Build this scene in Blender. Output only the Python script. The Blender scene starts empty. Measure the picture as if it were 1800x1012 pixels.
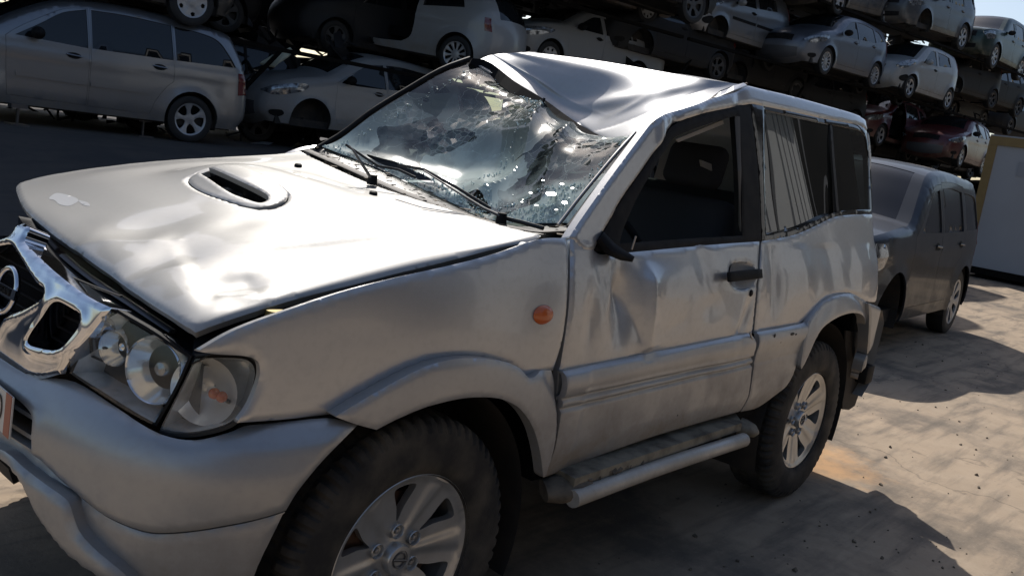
import bpy, bmesh, math, random
import numpy as np
from mathutils import Vector, Matrix
from mathutils.geometry import delaunay_2d_cdt
random.seed(7)
rng = np.random.RandomState(7)
scene = bpy.context.scene
C = scene.collection
PI = math.pi
# ------------------------------------------------------------------ camera
F_PX, CAM = 1582.7, np.array([-1.4819, -2.2429, 1.4346])
YAW, PITCH, ROLL = 0.8760, -0.1680, 0.1532
def cam_axes():
    f = np.array([math.cos(PITCH)*math.sin(YAW), math.cos(PITCH)*math.cos(YAW), math.sin(PITCH)])
    r = np.array([math.cos(YAW), -math.sin(YAW), 0.0]); u = np.cross(r, f)
    c, s = math.cos(ROLL), math.sin(ROLL)
    return c*r + s*u, -s*r + c*u, f
RX, UX, FX = cam_axes()
cd = bpy.data.cameras.new('camera'); cam = bpy.data.objects.new('camera', cd); C.objects.link(cam)
cd.sensor_width = 36; cd.lens = 36*F_PX/1800; cd.clip_end = 2000; cd.clip_start = 0.05
cam.matrix_world = Matrix(((RX[0], UX[0], -FX[0], CAM[0]), (RX[1], UX[1], -FX[1], CAM[1]), (RX[2], UX[2], -FX[2], CAM[2]), (0, 0, 0, 1)))
scene.camera = cam
# ------------------------------------------------------------------ light
SUN_AZ, SUN_EL = math.radians(39), math.radians(44)      # azimuth from +Y towards +X
w = bpy.data.worlds.new('World'); scene.world = w; w.use_nodes = True
nt = w.node_tree; bg = nt.nodes['Background']
sky = nt.nodes.new('ShaderNodeTexSky'); sky.sky_type = 'NISHITA'; sky.sun_disc = False
sky.sun_elevation = SUN_EL; sky.sun_rotation = SUN_AZ; sky.dust_density = 1.6; sky.air_density = 1.0
nt.links.new(sky.outputs[0], bg.inputs[0]); bg.inputs[1].default_value = 0.135
sl = bpy.data.lights.new('sun', 'SUN'); sl.energy = 5.0; sl.angle = math.radians(0.5); sl.color = (1.0, 0.955, 0.89)
so = bpy.data.objects.new('sun', sl); C.objects.link(so)
sdir = Vector((math.sin(SUN_AZ)*math.cos(SUN_EL), math.cos(SUN_AZ)*math.cos(SUN_EL), math.sin(SUN_EL)))
so.rotation_euler = sdir.to_track_quat('Z', 'Y').to_euler(); so.location = (20, 25, 30)
vs = scene.view_settings; vs.view_transform = 'Standard'; vs.look = 'None'; vs.exposure = -0.12; vs.gamma = 1.0; vs.use_curve_mapping = False
# ------------------------------------------------------------------ pixel <-> space
def ray(u, v):
    d = RX*((u-900)/F_PX) + UX*((506-v)/F_PX) + FX
    return d
def on_plane(u, v, ax, val):
    d = ray(u, v); return CAM + d*((val-CAM[ax])/d[ax])
def at_depth(u, v, t): return CAM + ray(u, v)*t
def project(X):
    q = np.asarray(X) - CAM
    x, y, z = q@RX, q@UX, q@FX
    return np.stack([900+F_PX*x/z, 506-F_PX*y/z], -1)
# ------------------------------------------------------------------ curve helpers
def crv(xs, ys):
    xs = np.array(xs, float); ys = np.array(ys, float)
    m = np.zeros_like(xs); d = np.diff(ys)/np.diff(xs)
    m[1:-1] = (d[:-1]+d[1:])/2; m[0] = d[0]; m[-1] = d[-1]
    for i in range(len(d)):
        if d[i] == 0: m[i] = m[i+1] = 0
    def f(x):
        x = np.clip(np.asarray(x, float), xs[0], xs[-1]); i = np.clip(np.searchsorted(xs, x)-1, 0, len(d)-1)
        h = xs[i+1]-xs[i]; t = (x-xs[i])/h
        return (2*t**3-3*t**2+1)*ys[i]+(t**3-2*t**2+t)*h*m[i]+(-2*t**3+3*t**2)*ys[i+1]+(t**3-t**2)*h*m[i+1]
    return f
def sstep(x): x = np.clip(x, 0, 1); return x*x*(3-2*x)
def smooth(pts, n=5, closed=True):
    """Catmull-Rom through points; a third value marks a sharp corner."""
    P = [np.array(p[:2], float) for p in pts]; cn = [len(p) > 2 for p in pts]; N = len(P); out = []
    for i in range(N if closed else N-1):
        a, b = P[i], P[(i+1) % N]
        pa = P[i-1] if (i > 0 or closed) else a; pb = P[(i+2) % N] if (closed or i+2 < N) else b
        ma = (b-pa)/2; mb = (pb-a)/2
        if cn[i]: ma = (b-a)
        if cn[(i+1) % N]: mb = (b-a)
        L = np.linalg.norm(b-a)
        for mm in (ma, mb):
            l = np.linalg.norm(mm)
            if l > 1.3*L: mm *= 1.3*L/l
        for k in range(n):
            t = k/n
            out.append((2*t**3-3*t**2+1)*a+(t**3-2*t**2+t)*ma+(-2*t**3+3*t**2)*b+(t**3-t**2)*mb)
    if not closed: out.append(P[-1])
    return np.array(out)
def densify(poly, h, closed=True):
    out = []; N = len(poly)
    for i in range(N if closed else N-1):
        a = np.asarray(poly[i], float); b = np.asarray(poly[(i+1) % N], float); k = max(1, int(math.ceil(np.linalg.norm(b-a)/h)))
        for j in range(k): out.append(a+(b-a)*j/k)
    if not closed: out.append(np.asarray(poly[-1], float))
    return np.array(out)
def inside(P, poly):
    x, y = P[:, 0], P[:, 1]; r = np.zeros(len(P), bool); n = len(poly)
    for i in range(n):
        x1, y1 = poly[i]; x2, y2 = poly[(i+1) % n]
        if y1 == y2: continue
        c = ((y1 > y) != (y2 > y)) & (x < (x2-x1)*(y-y1)/(y2-y1)+x1)
        r ^= c
    return r
def seg_dist(P, poly, closed=True):
    d = np.full(len(P), 1e9); n = len(poly)
    for i in range(n if closed else n-1):
        a = poly[i]; b = poly[(i+1) % n]; ab = b-a; L = ab@ab+1e-12
        t = np.clip(((P-a)@ab)/L, 0, 1); q = P-(a+t[:, None]*ab); d = np.minimum(d, np.hypot(q[:, 0], q[:, 1]))
    return d
def cdt_region(inc, exc, h, extra=None):
    loops = [densify(l, h) for l in inc]+[densify(l, h) for l in exc]
    allp = np.concatenate(loops); lo = allp.min(0); hi = allp.max(0)
    gx = np.arange(lo[0], hi[0], h); gy = np.arange(lo[1], hi[1], h*0.87)
    G = np.array([[x+(0.5*h if j % 2 else 0), y] for j, y in enumerate(gy) for x in gx])
    if extra is not None: G = np.concatenate([G, extra])
    k = np.zeros(len(G), bool)
    for l in inc: k |= inside(G, l)
    for l in exc: k &= ~inside(G, l)
    G = G[k]
    if len(G):
        dm = np.full(len(G), 1e9)
        for l in list(inc)+list(exc): dm = np.minimum(dm, seg_dist(G, np.asarray(l)))
        G = G[dm > 0.35*h]
    V = [Vector(p) for p in allp]; E = []; o = 0
    for l in loops:
        n = len(l); E += [(o+i, o+(i+1) % n) for i in range(n)]; o += n
    V += [Vector(p) for p in G]
    v, e, f, *_ = delaunay_2d_cdt(V, E, [], 0, 1e-6, False)
    v = np.array([[p.x, p.y] for p in v]); f = np.array([t for t in f if len(t) == 3])
    c = v[f].mean(1); k = np.zeros(len(c), bool)
    for l in inc: k |= inside(c, l)
    for l in exc: k &= ~inside(c, l)
    f = f[k]
    a, b, cc = v[f[:, 0]], v[f[:, 1]], v[f[:, 2]]
    ar = (b-a)[:, 0]*(cc-a)[:, 1]-(b-a)[:, 1]*(cc-a)[:, 0]
    f = f[np.abs(ar) > 1e-10]; ar = ar[np.abs(ar) > 1e-10]
    f[ar < 0] = f[ar < 0][:, ::-1]
    used = np.unique(f); m = -np.ones(len(v), int); m[used] = np.arange(len(used))
    return v[used], m[f]
def boundary_edges(f):
    cnt = {}
    for t in f:
        for i in range(3):
            e = (t[i], t[(i+1) % 3]); k = (min(e), max(e))
            cnt[k] = None if k in cnt else e
    return [e for e in cnt.values() if e is not None]
# ------------------------------------------------------------------ object helpers
def tag(o, label=None, cat=None, group=None, kind=None):
    if label: o['label'] = label
    if cat: o['category'] = cat
    if group: o['group'] = group
    if kind: o['kind'] = kind
    return o
def mesh_obj(name, V, Fc, mat, parent=None, smooth_=True, sharp=None, mats=None, midx=None):
    me = bpy.data.meshes.new(name); me.from_pydata([tuple(map(float, p)) for p in V], [], [tuple(map(int, t)) for t in Fc]); me.update()
    if mat: me.materials.append(mat)
    for m in (mats or []): me.materials.append(m)
    if midx is not None:
        me.polygons.foreach_set('material_index', midx)
    me.polygons.foreach_set('use_smooth', [smooth_]*len(me.polygons))
    if sharp is not None:
        me.set_sharp_from_angle(angle=math.radians(sharp))
    o = bpy.data.objects.new(name, me); C.objects.link(o)
    if parent: o.parent = parent
    return o
def empty(name, loc=(0, 0, 0), rz=0.0, parent=None):
    o = bpy.data.objects.new(name, None); C.objects.link(o); o.location = loc; o.rotation_euler = (0, 0, rz)
    o.empty_display_size = 0.1
    if parent: o.parent = parent
    return o
class MB:
    def __init__(s): s.V = []; s.F = []
    def add(s, V, F):
        o = len(s.V); s.V += [tuple(map(float, p)) for p in V]; s.F += [tuple(int(i)+o for i in f) for f in F]; return s
    def box(s, x0, x1, y0, y1, z0, z1, M=None):
        V = [(x, y, z) for x in (x0, x1) for y in (y0, y1) for z in (z0, z1)]
        if M is not None: V = [tuple(M @ Vector(p)) for p in V]
        return s.add(V, [(0, 1, 3, 2), (4, 6, 7, 5), (0, 4, 5, 1), (2, 3, 7, 6), (0, 2, 6, 4), (1, 5, 7, 3)])
    def tube(s, pts, r, n=10, flat=1.0, up=(0, 0, 1)):
        pts = [np.array(p, float) for p in pts]; rs = r if hasattr(r, '__len__') else [r]*len(pts)
        rings = []; up = np.array(up, float)
        for i, p in enumerate(pts):
            t = pts[min(i+1, len(pts)-1)]-pts[max(i-1, 0)]; t /= np.linalg.norm(t)+1e-12
            a = np.cross(t, up)
            if np.linalg.norm(a) < 1e-3: a = np.cross(t, (1, 0, 0))
            a /= np.linalg.norm(a); b = np.cross(a, t)
            rings.append([p+rs[i]*(math.cos(q)*a+flat*math.sin(q)*b) for q in [2*PI*k/n for k in range(n)]])
        V = [q for R in rings for q in R]; F = []
        for i in range(len(pts)-1):
            for k in range(n): F.append((i*n+k, i*n+(k+1) % n, (i+1)*n+(k+1) % n, (i+1)*n+k))
        F.append(tuple(range(n))[::-1]); F.append(tuple((len(pts)-1)*n+k for k in range(n)))
        return s.add(V, F)
    def lathe(s, prof, n=32, M=None, arc=None):
        """prof: (r, axial) revolved about local Y"""
        V = []; F = []; m = len(prof); N = n if arc is None else n+1
        for k in range(N):
            a = 2*PI*k/n if arc is None else arc[0]+(arc[1]-arc[0])*k/n
            for r, y in prof: V.append((r*math.cos(a), y, r*math.sin(a)))
        for k in range(n):
            k2 = (k+1) % N
            for j in range(m-1): F.append((k*m+j, k*m+j+1, k2*m+j+1, k2*m+j))
        if M is not None: V = [tuple(M @ Vector(p)) for p in V]
        return s.add(V, F)
    def build(s, name, mat, parent=None, smooth_=False, sharp=None):
        return mesh_obj(name, s.V, s.F, mat, parent, smooth_ or sharp is not None, sharp)
def boxobj(name, x0, x1, y0, y1, z0, z1, mat, parent=None, bev=0.0, M=None):
    o = MB().box(x0, x1, y0, y1, z0, z1, M).build(name, mat, parent)
    if bev: bevel(o, bev)
    return o
def bevel(o, wdt, seg=2):
    bm = bmesh.new(); bm.from_mesh(o.data)
    bmesh.ops.bevel(bm, geom=list(bm.edges), offset=wdt, segments=seg, profile=0.5, affect='EDGES', clamp_overlap=True)
    for f in bm.faces: f.smooth = True
    bm.to_mesh(o.data); bm.free(); o.data.set_sharp_from_angle(angle=math.radians(40))
def copy_tree(o, parent=None):
    c = o.copy(); C.objects.link(c)
    if parent: c.parent = parent
    for ch in list(o.children): copy_tree(ch, c)
    return c
# ------------------------------------------------------------------ surfaces
class Surf:
    def __init__(s, fn, ra, rb, sign=1.0): s.fn = fn; s.ra = ra; s.rb = rb; s.sign = sign; s.grid = None
    def P(s, ab, off=0.0):
        a, b = ab[:, 0], ab[:, 1]; p = s.fn(a, b)
        if np.any(np.asarray(off) != 0): p = p+s.N(ab)*np.asarray(off).reshape(-1, 1)
        return p
    def N(s, ab):
        a, b = ab[:, 0], ab[:, 1]; e = 2e-3
        da = s.fn(a+e, b)-s.fn(a-e, b); db = s.fn(a, b+e)-s.fn(a, b-e)
        n = np.cross(da, db)*s.sign; return n/(np.linalg.norm(n, axis=1)[:, None]+1e-12)
    def inv(s, px, off=0.0):
        px = np.atleast_2d(np.asarray(px, float)[:, :2])
        if s.grid is None:
            A, B = np.meshgrid(np.linspace(*s.ra, 90), np.linspace(*s.rb, 70)); g = np.stack([A.ravel(), B.ravel()], 1)
            s.grid = (g, project(s.P(g)), s.N(g), s.P(g))
        g, q, N, Pp = s.grid
        vis = ((CAM-Pp)*N).sum(1) > 0
        out = []
        for p in px:
            d = np.hypot(q[:, 0]-p[0], q[:, 1]-p[1])+np.where(vis, 0, 60); out.append(g[np.argmin(d)])
        ab = np.array(out)
        best = ab.copy(); be = np.full(len(ab), 1e9)
        for it in range(14):
            cur = project(s.P(ab, off)); r = cur-px; er = np.hypot(r[:, 0], r[:, 1])
            k = er < be; best[k] = ab[k]; be = np.minimum(be, er)
            e = 1e-4
            ja = (project(s.P(ab+[e, 0], off))-cur)/e; jb = (project(s.P(ab+[0, e], off))-cur)/e
            det = ja[:, 0]*jb[:, 1]-ja[:, 1]*jb[:, 0]; det = np.where(np.abs(det) < 1e3, np.sign(det+1e-9)*1e3, det)
            da = (r[:, 0]*jb[:, 1]-r[:, 1]*jb[:, 0])/det; db = (ja[:, 0]*r[:, 1]-ja[:, 1]*r[:, 0])/det
            st = np.stack([da, db], 1); L = np.linalg.norm(st, axis=1)[:, None]; st *= np.minimum(1, 0.08/(L+1e-9))
            ab = ab-st
            ab[:, 0] = np.clip(ab[:, 0], s.ra[0]-.05, s.ra[1]+.05); ab[:, 1] = np.clip(ab[:, 1], s.rb[0]-.05, s.rb[1]+.05)
        return best
def panel(name, S, inc, mat, parent, h=0.02, off=0.0, thick=0.012, holes=(), px=True, sm=5, extra=None, offfn=None, mirror=False, edge_round=0.0):
    """A sheet of real thickness on surface S inside the given outline(s)."""
    def conv(l):
        if px: return S.inv(smooth(l, sm), off)
        return smooth(l, sm)
    I = [conv(l) for l in inc]; H = [conv(l) for l in holes]
    ex = None
    if extra is not None: ex = np.asarray(extra, float)
    v, f = cdt_region(I, H, h, ex)
    o = np.full(len(v), off)
    if offfn is not None: o = o+offfn(v)
    if edge_round:
        d = np.full(len(v), 1e9)
        for l in I+H: d = np.minimum(d, seg_dist(v, l))
        t = np.clip(d/edge_round, 0, 1); o = o-edge_round*0.6*(1-np.sqrt(1-(1-t)**2))
    P = S.P(v, o); N = S.N(v)
    if S.sign < 0: f = f[:, ::-1]
    V = P; F = [tuple(t) for t in f]
    if thick:
        be = boundary_edges(f); ids = sorted({i for e in be for i in e}); m = {i: k for k, i in enumerate(ids)}
        A = P[ids]; B = P[ids]-N[ids]*thick; n0 = len(P); nb = len(ids)
        V = np.concatenate([P, A, B])
        F += [(n0+m[b], n0+m[a], n0+nb+m[a], n0+nb+m[b]) for a, b in be]
    if mirror:
        V = V*np.array([1, -1, 1]); F = [t[::-1] for t in F]
    return mesh_obj(name, V, F, mat, parent, True)
# ------------------------------------------------------------------ materials
def nodes(m):
    m.use_nodes = True; return m.node_tree, m.node_tree.nodes['Principled BSDF']
def simple(name, col, rough=0.5, metal=0.0, coat=0.0, spec=0.5, bump=0.0, bscale=200.0, var=0.0, vscale=6.0, var_col=None):
    m = bpy.data.materials.new(name); t, b = nodes(m)
    b.inputs['Base Color'].default_value = (*col, 1); b.inputs['Roughness'].default_value = rough; b.inputs['Metallic'].default_value = metal
    b.inputs['Coat Weight'].default_value = coat; b.inputs['Coat Roughness'].default_value = 0.06; b.inputs['Specular IOR Level'].default_value = spec
    tc = t.nodes.new('ShaderNodeTexCoord')
    if bump:
        n = t.nodes.new('ShaderNodeTexNoise'); n.inputs['Scale'].default_value = bscale; n.inputs['Detail'].default_value = 3
        bp = t.nodes.new('ShaderNodeBump'); bp.inputs['Strength'].default_value = bump; bp.inputs['Distance'].default_value = 0.002
        t.links.new(tc.outputs['Object'], n.inputs['Vector']); t.links.new(n.outputs[0], bp.inputs['Height']); t.links.new(bp.outputs[0], b.inputs['Normal'])
    if var:
        n = t.nodes.new('ShaderNodeTexNoise'); n.inputs['Scale'].default_value = vscale; n.inputs['Detail'].default_value = 6
        r = t.nodes.new('ShaderNodeMapRange'); r.inputs[1].default_value = 0.42; r.inputs[2].default_value = 0.68
        mx = t.nodes.new('ShaderNodeMix'); mx.data_type = 'RGBA'; vc = var_col or tuple(c*0.5 for c in col)
        mx.inputs['A'].default_value = (*col, 1); mx.inputs['B'].default_value = (*vc, 1)
        mu = t.nodes.new('ShaderNodeMath'); mu.operation = 'MULTIPLY'; mu.inputs[1].default_value = var
        t.links.new(tc.outputs['Object'], n.inputs['Vector']); t.links.new(n.outputs[0], r.inputs[0]); t.links.new(r.outputs[0], mu.inputs[0])
        t.links.new(mu.outputs[0], mx.inputs['Factor']); t.links.new(mx.outputs['Result'], b.inputs['Base Color'])
    return m
def paint(name, col, metal=0.75, rough=0.34, coat=0.5, dirt=0.35, dirt_z=(0.45, 0.95), dirt_col=(0.22, 0.18, 0.13), flake=0.0, chips=0.0):
    """Car paint: metallic base under lacquer, dust film, mud towards the sills, fine scratches."""
    m = bpy.data.materials.new(name); t, b = nodes(m); N = t.nodes; L = t.links
    tc = N.new('ShaderNodeTexCoord')
    def noise(sc, det=5, vec=None, rough_=0.55):
        n = N.new('ShaderNodeTexNoise'); n.inputs['Scale'].default_value = sc; n.inputs['Detail'].default_value = det; n.inputs['Roughness'].default_value = rough_
        L.new(vec or tc.outputs['Object'], n.inputs['Vector']); return n.outputs[0]
    def mr(x, a, c, lo=0.0, hi=1.0):
        r = N.new('ShaderNodeMapRange'); r.inputs[1].default_value = a; r.inputs[2].default_value = c; r.inputs[3].default_value = lo; r.inputs[4].default_value = hi; L.new(x, r.inputs[0]); return r.outputs[0]
    def math_(op, x, y):
        q = N.new('ShaderNodeMath'); q.operation = op; q.use_clamp = True
        for i, s in enumerate((x, y)):
            if isinstance(s, (int, float)): q.inputs[i].default_value = s
            else: L.new(s, q.inputs[i])
        return q.outputs[0]
    sx = N.new('ShaderNodeSeparateXYZ'); L.new(tc.outputs['Object'], sx.inputs[0])
    low = mr(sx.outputs[2], dirt_z[1], dirt_z[0])
    d1 = math_('MULTIPLY', mr(noise(5.0, 8, rough_=0.65), 0.40, 0.62), low)
    d2 = math_('MULTIPLY', mr(noise(55.0, 7), 0.48, 0.70), 0.26)
    dd = math_('MULTIPLY', math_('ADD', math_('ADD', d1, math_('MULTIPLY', low, 0.30)), math_('MULTIPLY', d2, 0.5)), dirt)
    mx = N.new('ShaderNodeMix'); mx.data_type = 'RGBA'; mx.inputs['A'].default_value = (*col, 1); mx.inputs['B'].default_value = (*dirt_col, 1)
    L.new(dd, mx.inputs['Factor']); colout = mx.outputs['Result']
    L.new(colout, b.inputs['Base Color'])
    L.new(math_('MULTIPLY', math_('SUBTRACT', 1.0, dd), metal), b.inputs['Metallic'])
    rr = math_('ADD', mr(noise(3.0, 6), 0.35, 0.7, rough-0.01, rough+0.03), math_('MULTIPLY', dd, 0.5)); L.new(rr, b.inputs['Roughness'])
    L.new(math_('MULTIPLY', math_('SUBTRACT', 1.0, dd), coat), b.inputs['Coat Weight'])
    L.new(mr(noise(40, 4), 0.3, 0.8, 0.03, 0.14), b.inputs['Coat Roughness'])
    bp = N.new('ShaderNodeBump'); bp.inputs['Strength'].default_value = 0.10; bp.inputs['Distance'].default_value = 0.001
    L.new(noise(900, 2), bp.inputs['Height']); L.new(bp.outputs[0], b.inputs['Normal'])
    # fine scratches and chips
    vo = N.new('ShaderNodeTexVoronoi'); vo.inputs['Scale'].default_value = 16; L.new(tc.outputs['Object'], vo.inputs['Vector'])
    sc_ = N.new('ShaderNodeSeparateColor'); L.new(vo.outputs['Color'], sc_.inputs[0]); ch = math_('MULTIPLY', mr(vo.outputs['Distance'], .07, .045), mr(sc_.outputs[0], .965, .97))
    m3 = N.new('ShaderNodeMix'); m3.data_type = 'RGBA'; m3.inputs['B'].default_value = (.05, .045, .04, 1); L.new(colout, m3.inputs['A']); L.new(ch, m3.inputs['Factor']); L.new(m3.outputs['Result'], b.inputs['Base Color'])
    return m
def two_sided_ior(t, fr, ior):
    g = t.nodes.new('ShaderNodeNewGeometry'); q = t.nodes.new('ShaderNodeMath'); q.operation = 'MULTIPLY_ADD'
    t.links.new(g.outputs['Backfacing'], q.inputs[0]); q.inputs[1].default_value = 1/ior-ior; q.inputs[2].default_value = ior; t.links.new(q.outputs[0], fr.inputs['IOR'])
def glassy(name, tint=(0.8, 0.9, 0.86), dark=0.0, crack=False, rough=0.0, ior=1.5, haze=0.0, refl=1.0):
    """Thin pane: tinted see-through sheet with fresnel reflection."""
    m = bpy.data.materials.new(name); m.use_nodes = True; t = m.node_tree; N = t.nodes; L = t.links
    for n in list(N): N.remove(n)
    out = N.new('ShaderNodeOutputMaterial'); tr = N.new('ShaderNodeBsdfTransparent'); gl = N.new('ShaderNodeBsdfGlossy'); fr = N.new('ShaderNodeFresnel'); two_sided_ior(t, fr, ior)
    tr.inputs[0].default_value = (*tint, 1); gl.inputs['Roughness'].default_value = rough; gl.inputs[0].default_value = (refl, refl, refl, 1)
    mx = N.new('ShaderNodeMixShader'); L.new(fr.outputs[0], mx.inputs[0]); L.new(tr.outputs[0], mx.inputs[1]); L.new(gl.outputs[0], mx.inputs[2])
    last = mx.outputs[0]
    if haze:
        df = N.new('ShaderNodeBsdfDiffuse'); df.inputs[0].default_value = (0.5, 0.5, 0.48, 1); m2 = N.new('ShaderNodeMixShader'); m2.inputs[0].default_value = haze
        tc = N.new('ShaderNodeTexCoord'); n = N.new('ShaderNodeTexNoise'); n.inputs['Scale'].default_value = 7; n.inputs['Detail'].default_value = 6; L.new(tc.outputs['Object'], n.inputs[0])
        r = N.new('ShaderNodeMapRange'); r.inputs[1].default_value = .35; r.inputs[2].default_value = .75; r.inputs[3].default_value = haze*.3; r.inputs[4].default_value = haze*1.8
        L.new(n.outputs[0], r.inputs[0]); L.new(r.outputs[0], m2.inputs[0])
        L.new(last, m2.inputs[1]); L.new(df.outputs[0], m2.inputs[2]); last = m2.outputs[0]
    L.new(last, out.inputs[0]); return m
GLINT = (.72, -.50, 1.23)  # centre of the sun glare whitened into the glass
def cracked_glass(name):
    m = bpy.data.materials.new(name); m.use_nodes = True; t = m.node_tree; N = t.nodes; L = t.links
    for n in list(N): N.remove(n)
    out = N.new('ShaderNodeOutputMaterial'); tr = N.new('ShaderNodeBsdfTransparent'); gl = N.new('ShaderNodeBsdfGlossy'); fr = N.new('ShaderNodeFresnel'); two_sided_ior(t, fr, 1.8)
    tc = N.new('ShaderNodeTexCoord')
    nz = N.new('ShaderNodeTexNoise'); nz.inputs['Scale'].default_value = 3.0; nz.inputs['Detail'].default_value = 5; L.new(tc.outputs['Object'], nz.inputs[0])
    def lines(scale, wdt, warp):
        va = N.new('ShaderNodeVectorMath'); va.operation = 'SCALE'; va.inputs[3].default_value = warp; L.new(nz.outputs['Color'], va.inputs[0])
        ad = N.new('ShaderNodeVectorMath'); ad.operation = 'ADD'; L.new(tc.outputs['Object'], ad.inputs[0]); L.new(va.outputs[0], ad.inputs[1])
        vo = N.new('ShaderNodeTexVoronoi'); vo.feature = 'DISTANCE_TO_EDGE'; vo.inputs['Scale'].default_value = scale; L.new(ad.outputs[0], vo.inputs['Vector'])
        r = N.new('ShaderNodeMapRange'); r.inputs[1].default_value = 0; r.inputs[2].default_value = wdt; r.inputs[3].default_value = 1; r.inputs[4].default_value = 0; L.new(vo.outputs[0], r.inputs[0]); return r.outputs[0], vo, ad
    big, vb, adb = lines(6.0, 0.006, 0.35)
    sml, vs_, ads = lines(32.0, 0.07, 0.10)
    # shattered zones follow broad noise
    n2 = N.new('ShaderNodeTexNoise'); n2.inputs['Scale'].default_value = 3.4; n2.inputs['Detail'].default_value = 5; L.new(tc.outputs['Object'], n2.inputs[0])
    z = N.new('ShaderNodeMapRange'); z.inputs[1].default_value = .47; z.inputs[2].default_value = .60; L.new(n2.outputs[0], z.inputs[0])
    def mth(op, a, b):
        q = N.new('ShaderNodeMath'); q.operation = op; q.use_clamp = True
        for i, s in enumerate((a, b)):
            if isinstance(s, (int, float)): q.inputs[i].default_value = s
            else: L.new(s, q.inputs[i])
        return q.outputs[0]
    sm = mth('MULTIPLY', sml, z.outputs[0])
    msk = mth('MULTIPLY', mth('ADD', mth('MULTIPLY', big, .5), mth('MULTIPLY', sm, .4)), 1.0)
    # every shard tilts a little
    cell = N.new('ShaderNodeTexVoronoi'); cell.inputs['Scale'].default_value = 5.0; L.new(adb.outputs[0], cell.inputs['Vector'])
    cell2 = N.new('ShaderNodeTexVoronoi'); cell2.inputs['Scale'].default_value = 32.0; L.new(ads.outputs[0], cell2.inputs['Vector'])
    geo = N.new('ShaderNodeNewGeometry')
    def tilt(col, amt, fac=None):
        s1 = N.new('ShaderNodeVectorMath'); s1.operation = 'SUBTRACT'; L.new(col, s1.inputs[0]); s1.inputs[1].default_value = (.5, .5, .5)
        s2 = N.new('ShaderNodeVectorMath'); s2.operation = 'SCALE'; L.new(s1.outputs[0], s2.inputs[0])
        if fac is None: s2.inputs[3].default_value = amt
        else: L.new(mth('MULTIPLY', fac, amt), s2.inputs[3])
        return s2.outputs[0]
    a1 = N.new('ShaderNodeVectorMath'); a1.operation = 'ADD'; L.new(geo.outputs['Normal'], a1.inputs[0]); L.new(tilt(cell.outputs['Color'], .16), a1.inputs[1])
    a2 = N.new('ShaderNodeVectorMath'); a2.operation = 'ADD'; L.new(a1.outputs[0], a2.inputs[0]); L.new(tilt(cell2.outputs['Color'], .55, z.outputs[0]), a2.inputs[1])
    nn = N.new('ShaderNodeVectorMath'); nn.operation = 'NORMALIZE'; L.new(a2.outputs[0], nn.inputs[0])
    for q in (gl, fr): L.new(nn.outputs[0], q.inputs['Normal'])
    gl.inputs['Roughness'].default_value = 0.03; tr.inputs[0].default_value = (0.42, 0.52, 0.49, 1)
    mx = N.new('ShaderNodeMixShader'); L.new(fr.outputs[0], mx.inputs[0]); L.new(tr.outputs[0], mx.inputs[1]); L.new(gl.outputs[0], mx.inputs[2])
    # crack edges and dusty film; pale reflected light and sun glare painted in too
    pr = N.new('ShaderNodeBsdfPrincipled'); pr.inputs['Base Color'].default_value = (0.62, 0.74, 0.70, 1); pr.inputs['Roughness'].default_value = 0.25; pr.inputs['Specular IOR Level'].default_value = 0.8
    tl = N.new('ShaderNodeBsdfTranslucent'); tl.inputs[0].default_value = (0.62, 0.76, 0.72, 1)
    ms = N.new('ShaderNodeMixShader'); ms.inputs[0].default_value = .4; L.new(pr.outputs[0], ms.inputs[1]); L.new(tl.outputs[0], ms.inputs[2])
    film = N.new('ShaderNodeMapRange'); film.inputs[1].default_value = .3; film.inputs[2].default_value = .7; film.inputs[3].default_value = .01; film.inputs[4].default_value = .07; L.new(n2.outputs[0], film.inputs[0])
    sz_ = N.new('ShaderNodeSeparateXYZ'); L.new(tc.outputs['Object'], sz_.inputs[0])
    lo = N.new('ShaderNodeMapRange'); lo.inputs[1].default_value = 1.42; lo.inputs[2].default_value = 1.20; L.new(sz_.outputs[2], lo.inputs[0])  # crumbled glass whitened low down, pale sky light painted in with it
    n3 = N.new('ShaderNodeTexNoise'); n3.inputs['Scale'].default_value = 9; n3.inputs['Detail'].default_value = 7; L.new(tc.outputs['Object'], n3.inputs[0])
    r3 = N.new('ShaderNodeMapRange'); r3.inputs[1].default_value = .42; r3.inputs[2].default_value = .62; r3.inputs[4].default_value = .8; L.new(n3.outputs[0], r3.inputs[0])
    sc1 = N.new('ShaderNodeSeparateColor'); L.new(cell.outputs['Color'], sc1.inputs[0])
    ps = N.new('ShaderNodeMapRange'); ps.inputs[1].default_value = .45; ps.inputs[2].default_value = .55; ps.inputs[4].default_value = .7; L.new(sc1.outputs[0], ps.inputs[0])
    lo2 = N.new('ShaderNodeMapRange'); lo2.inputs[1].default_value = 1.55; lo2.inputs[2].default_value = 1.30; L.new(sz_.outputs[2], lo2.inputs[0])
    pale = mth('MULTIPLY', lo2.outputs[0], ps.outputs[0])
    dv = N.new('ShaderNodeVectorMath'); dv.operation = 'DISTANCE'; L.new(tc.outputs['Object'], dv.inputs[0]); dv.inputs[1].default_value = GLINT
    gz_ = N.new('ShaderNodeMapRange'); gz_.inputs[1].default_value = .22; gz_.inputs[2].default_value = .05; gz_.inputs[4].default_value = .75; L.new(dv.outputs['Value'], gz_.inputs[0])  # sun glare by the near pillar painted as whitened glass
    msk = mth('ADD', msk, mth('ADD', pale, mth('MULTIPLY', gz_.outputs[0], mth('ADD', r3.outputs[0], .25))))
    fac = mth('ADD', mth('ADD', msk, film.outputs[0]), mth('MULTIPLY', lo.outputs[0], r3.outputs[0]))
    m2 = N.new('ShaderNodeMixShader'); L.new(fac, m2.inputs[0]); L.new(mx.outputs[0], m2.inputs[1]); L.new(ms.outputs[0], m2.inputs[2])
    L.new(m2.outputs[0], out.inputs[0]); return m
M = {}
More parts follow.
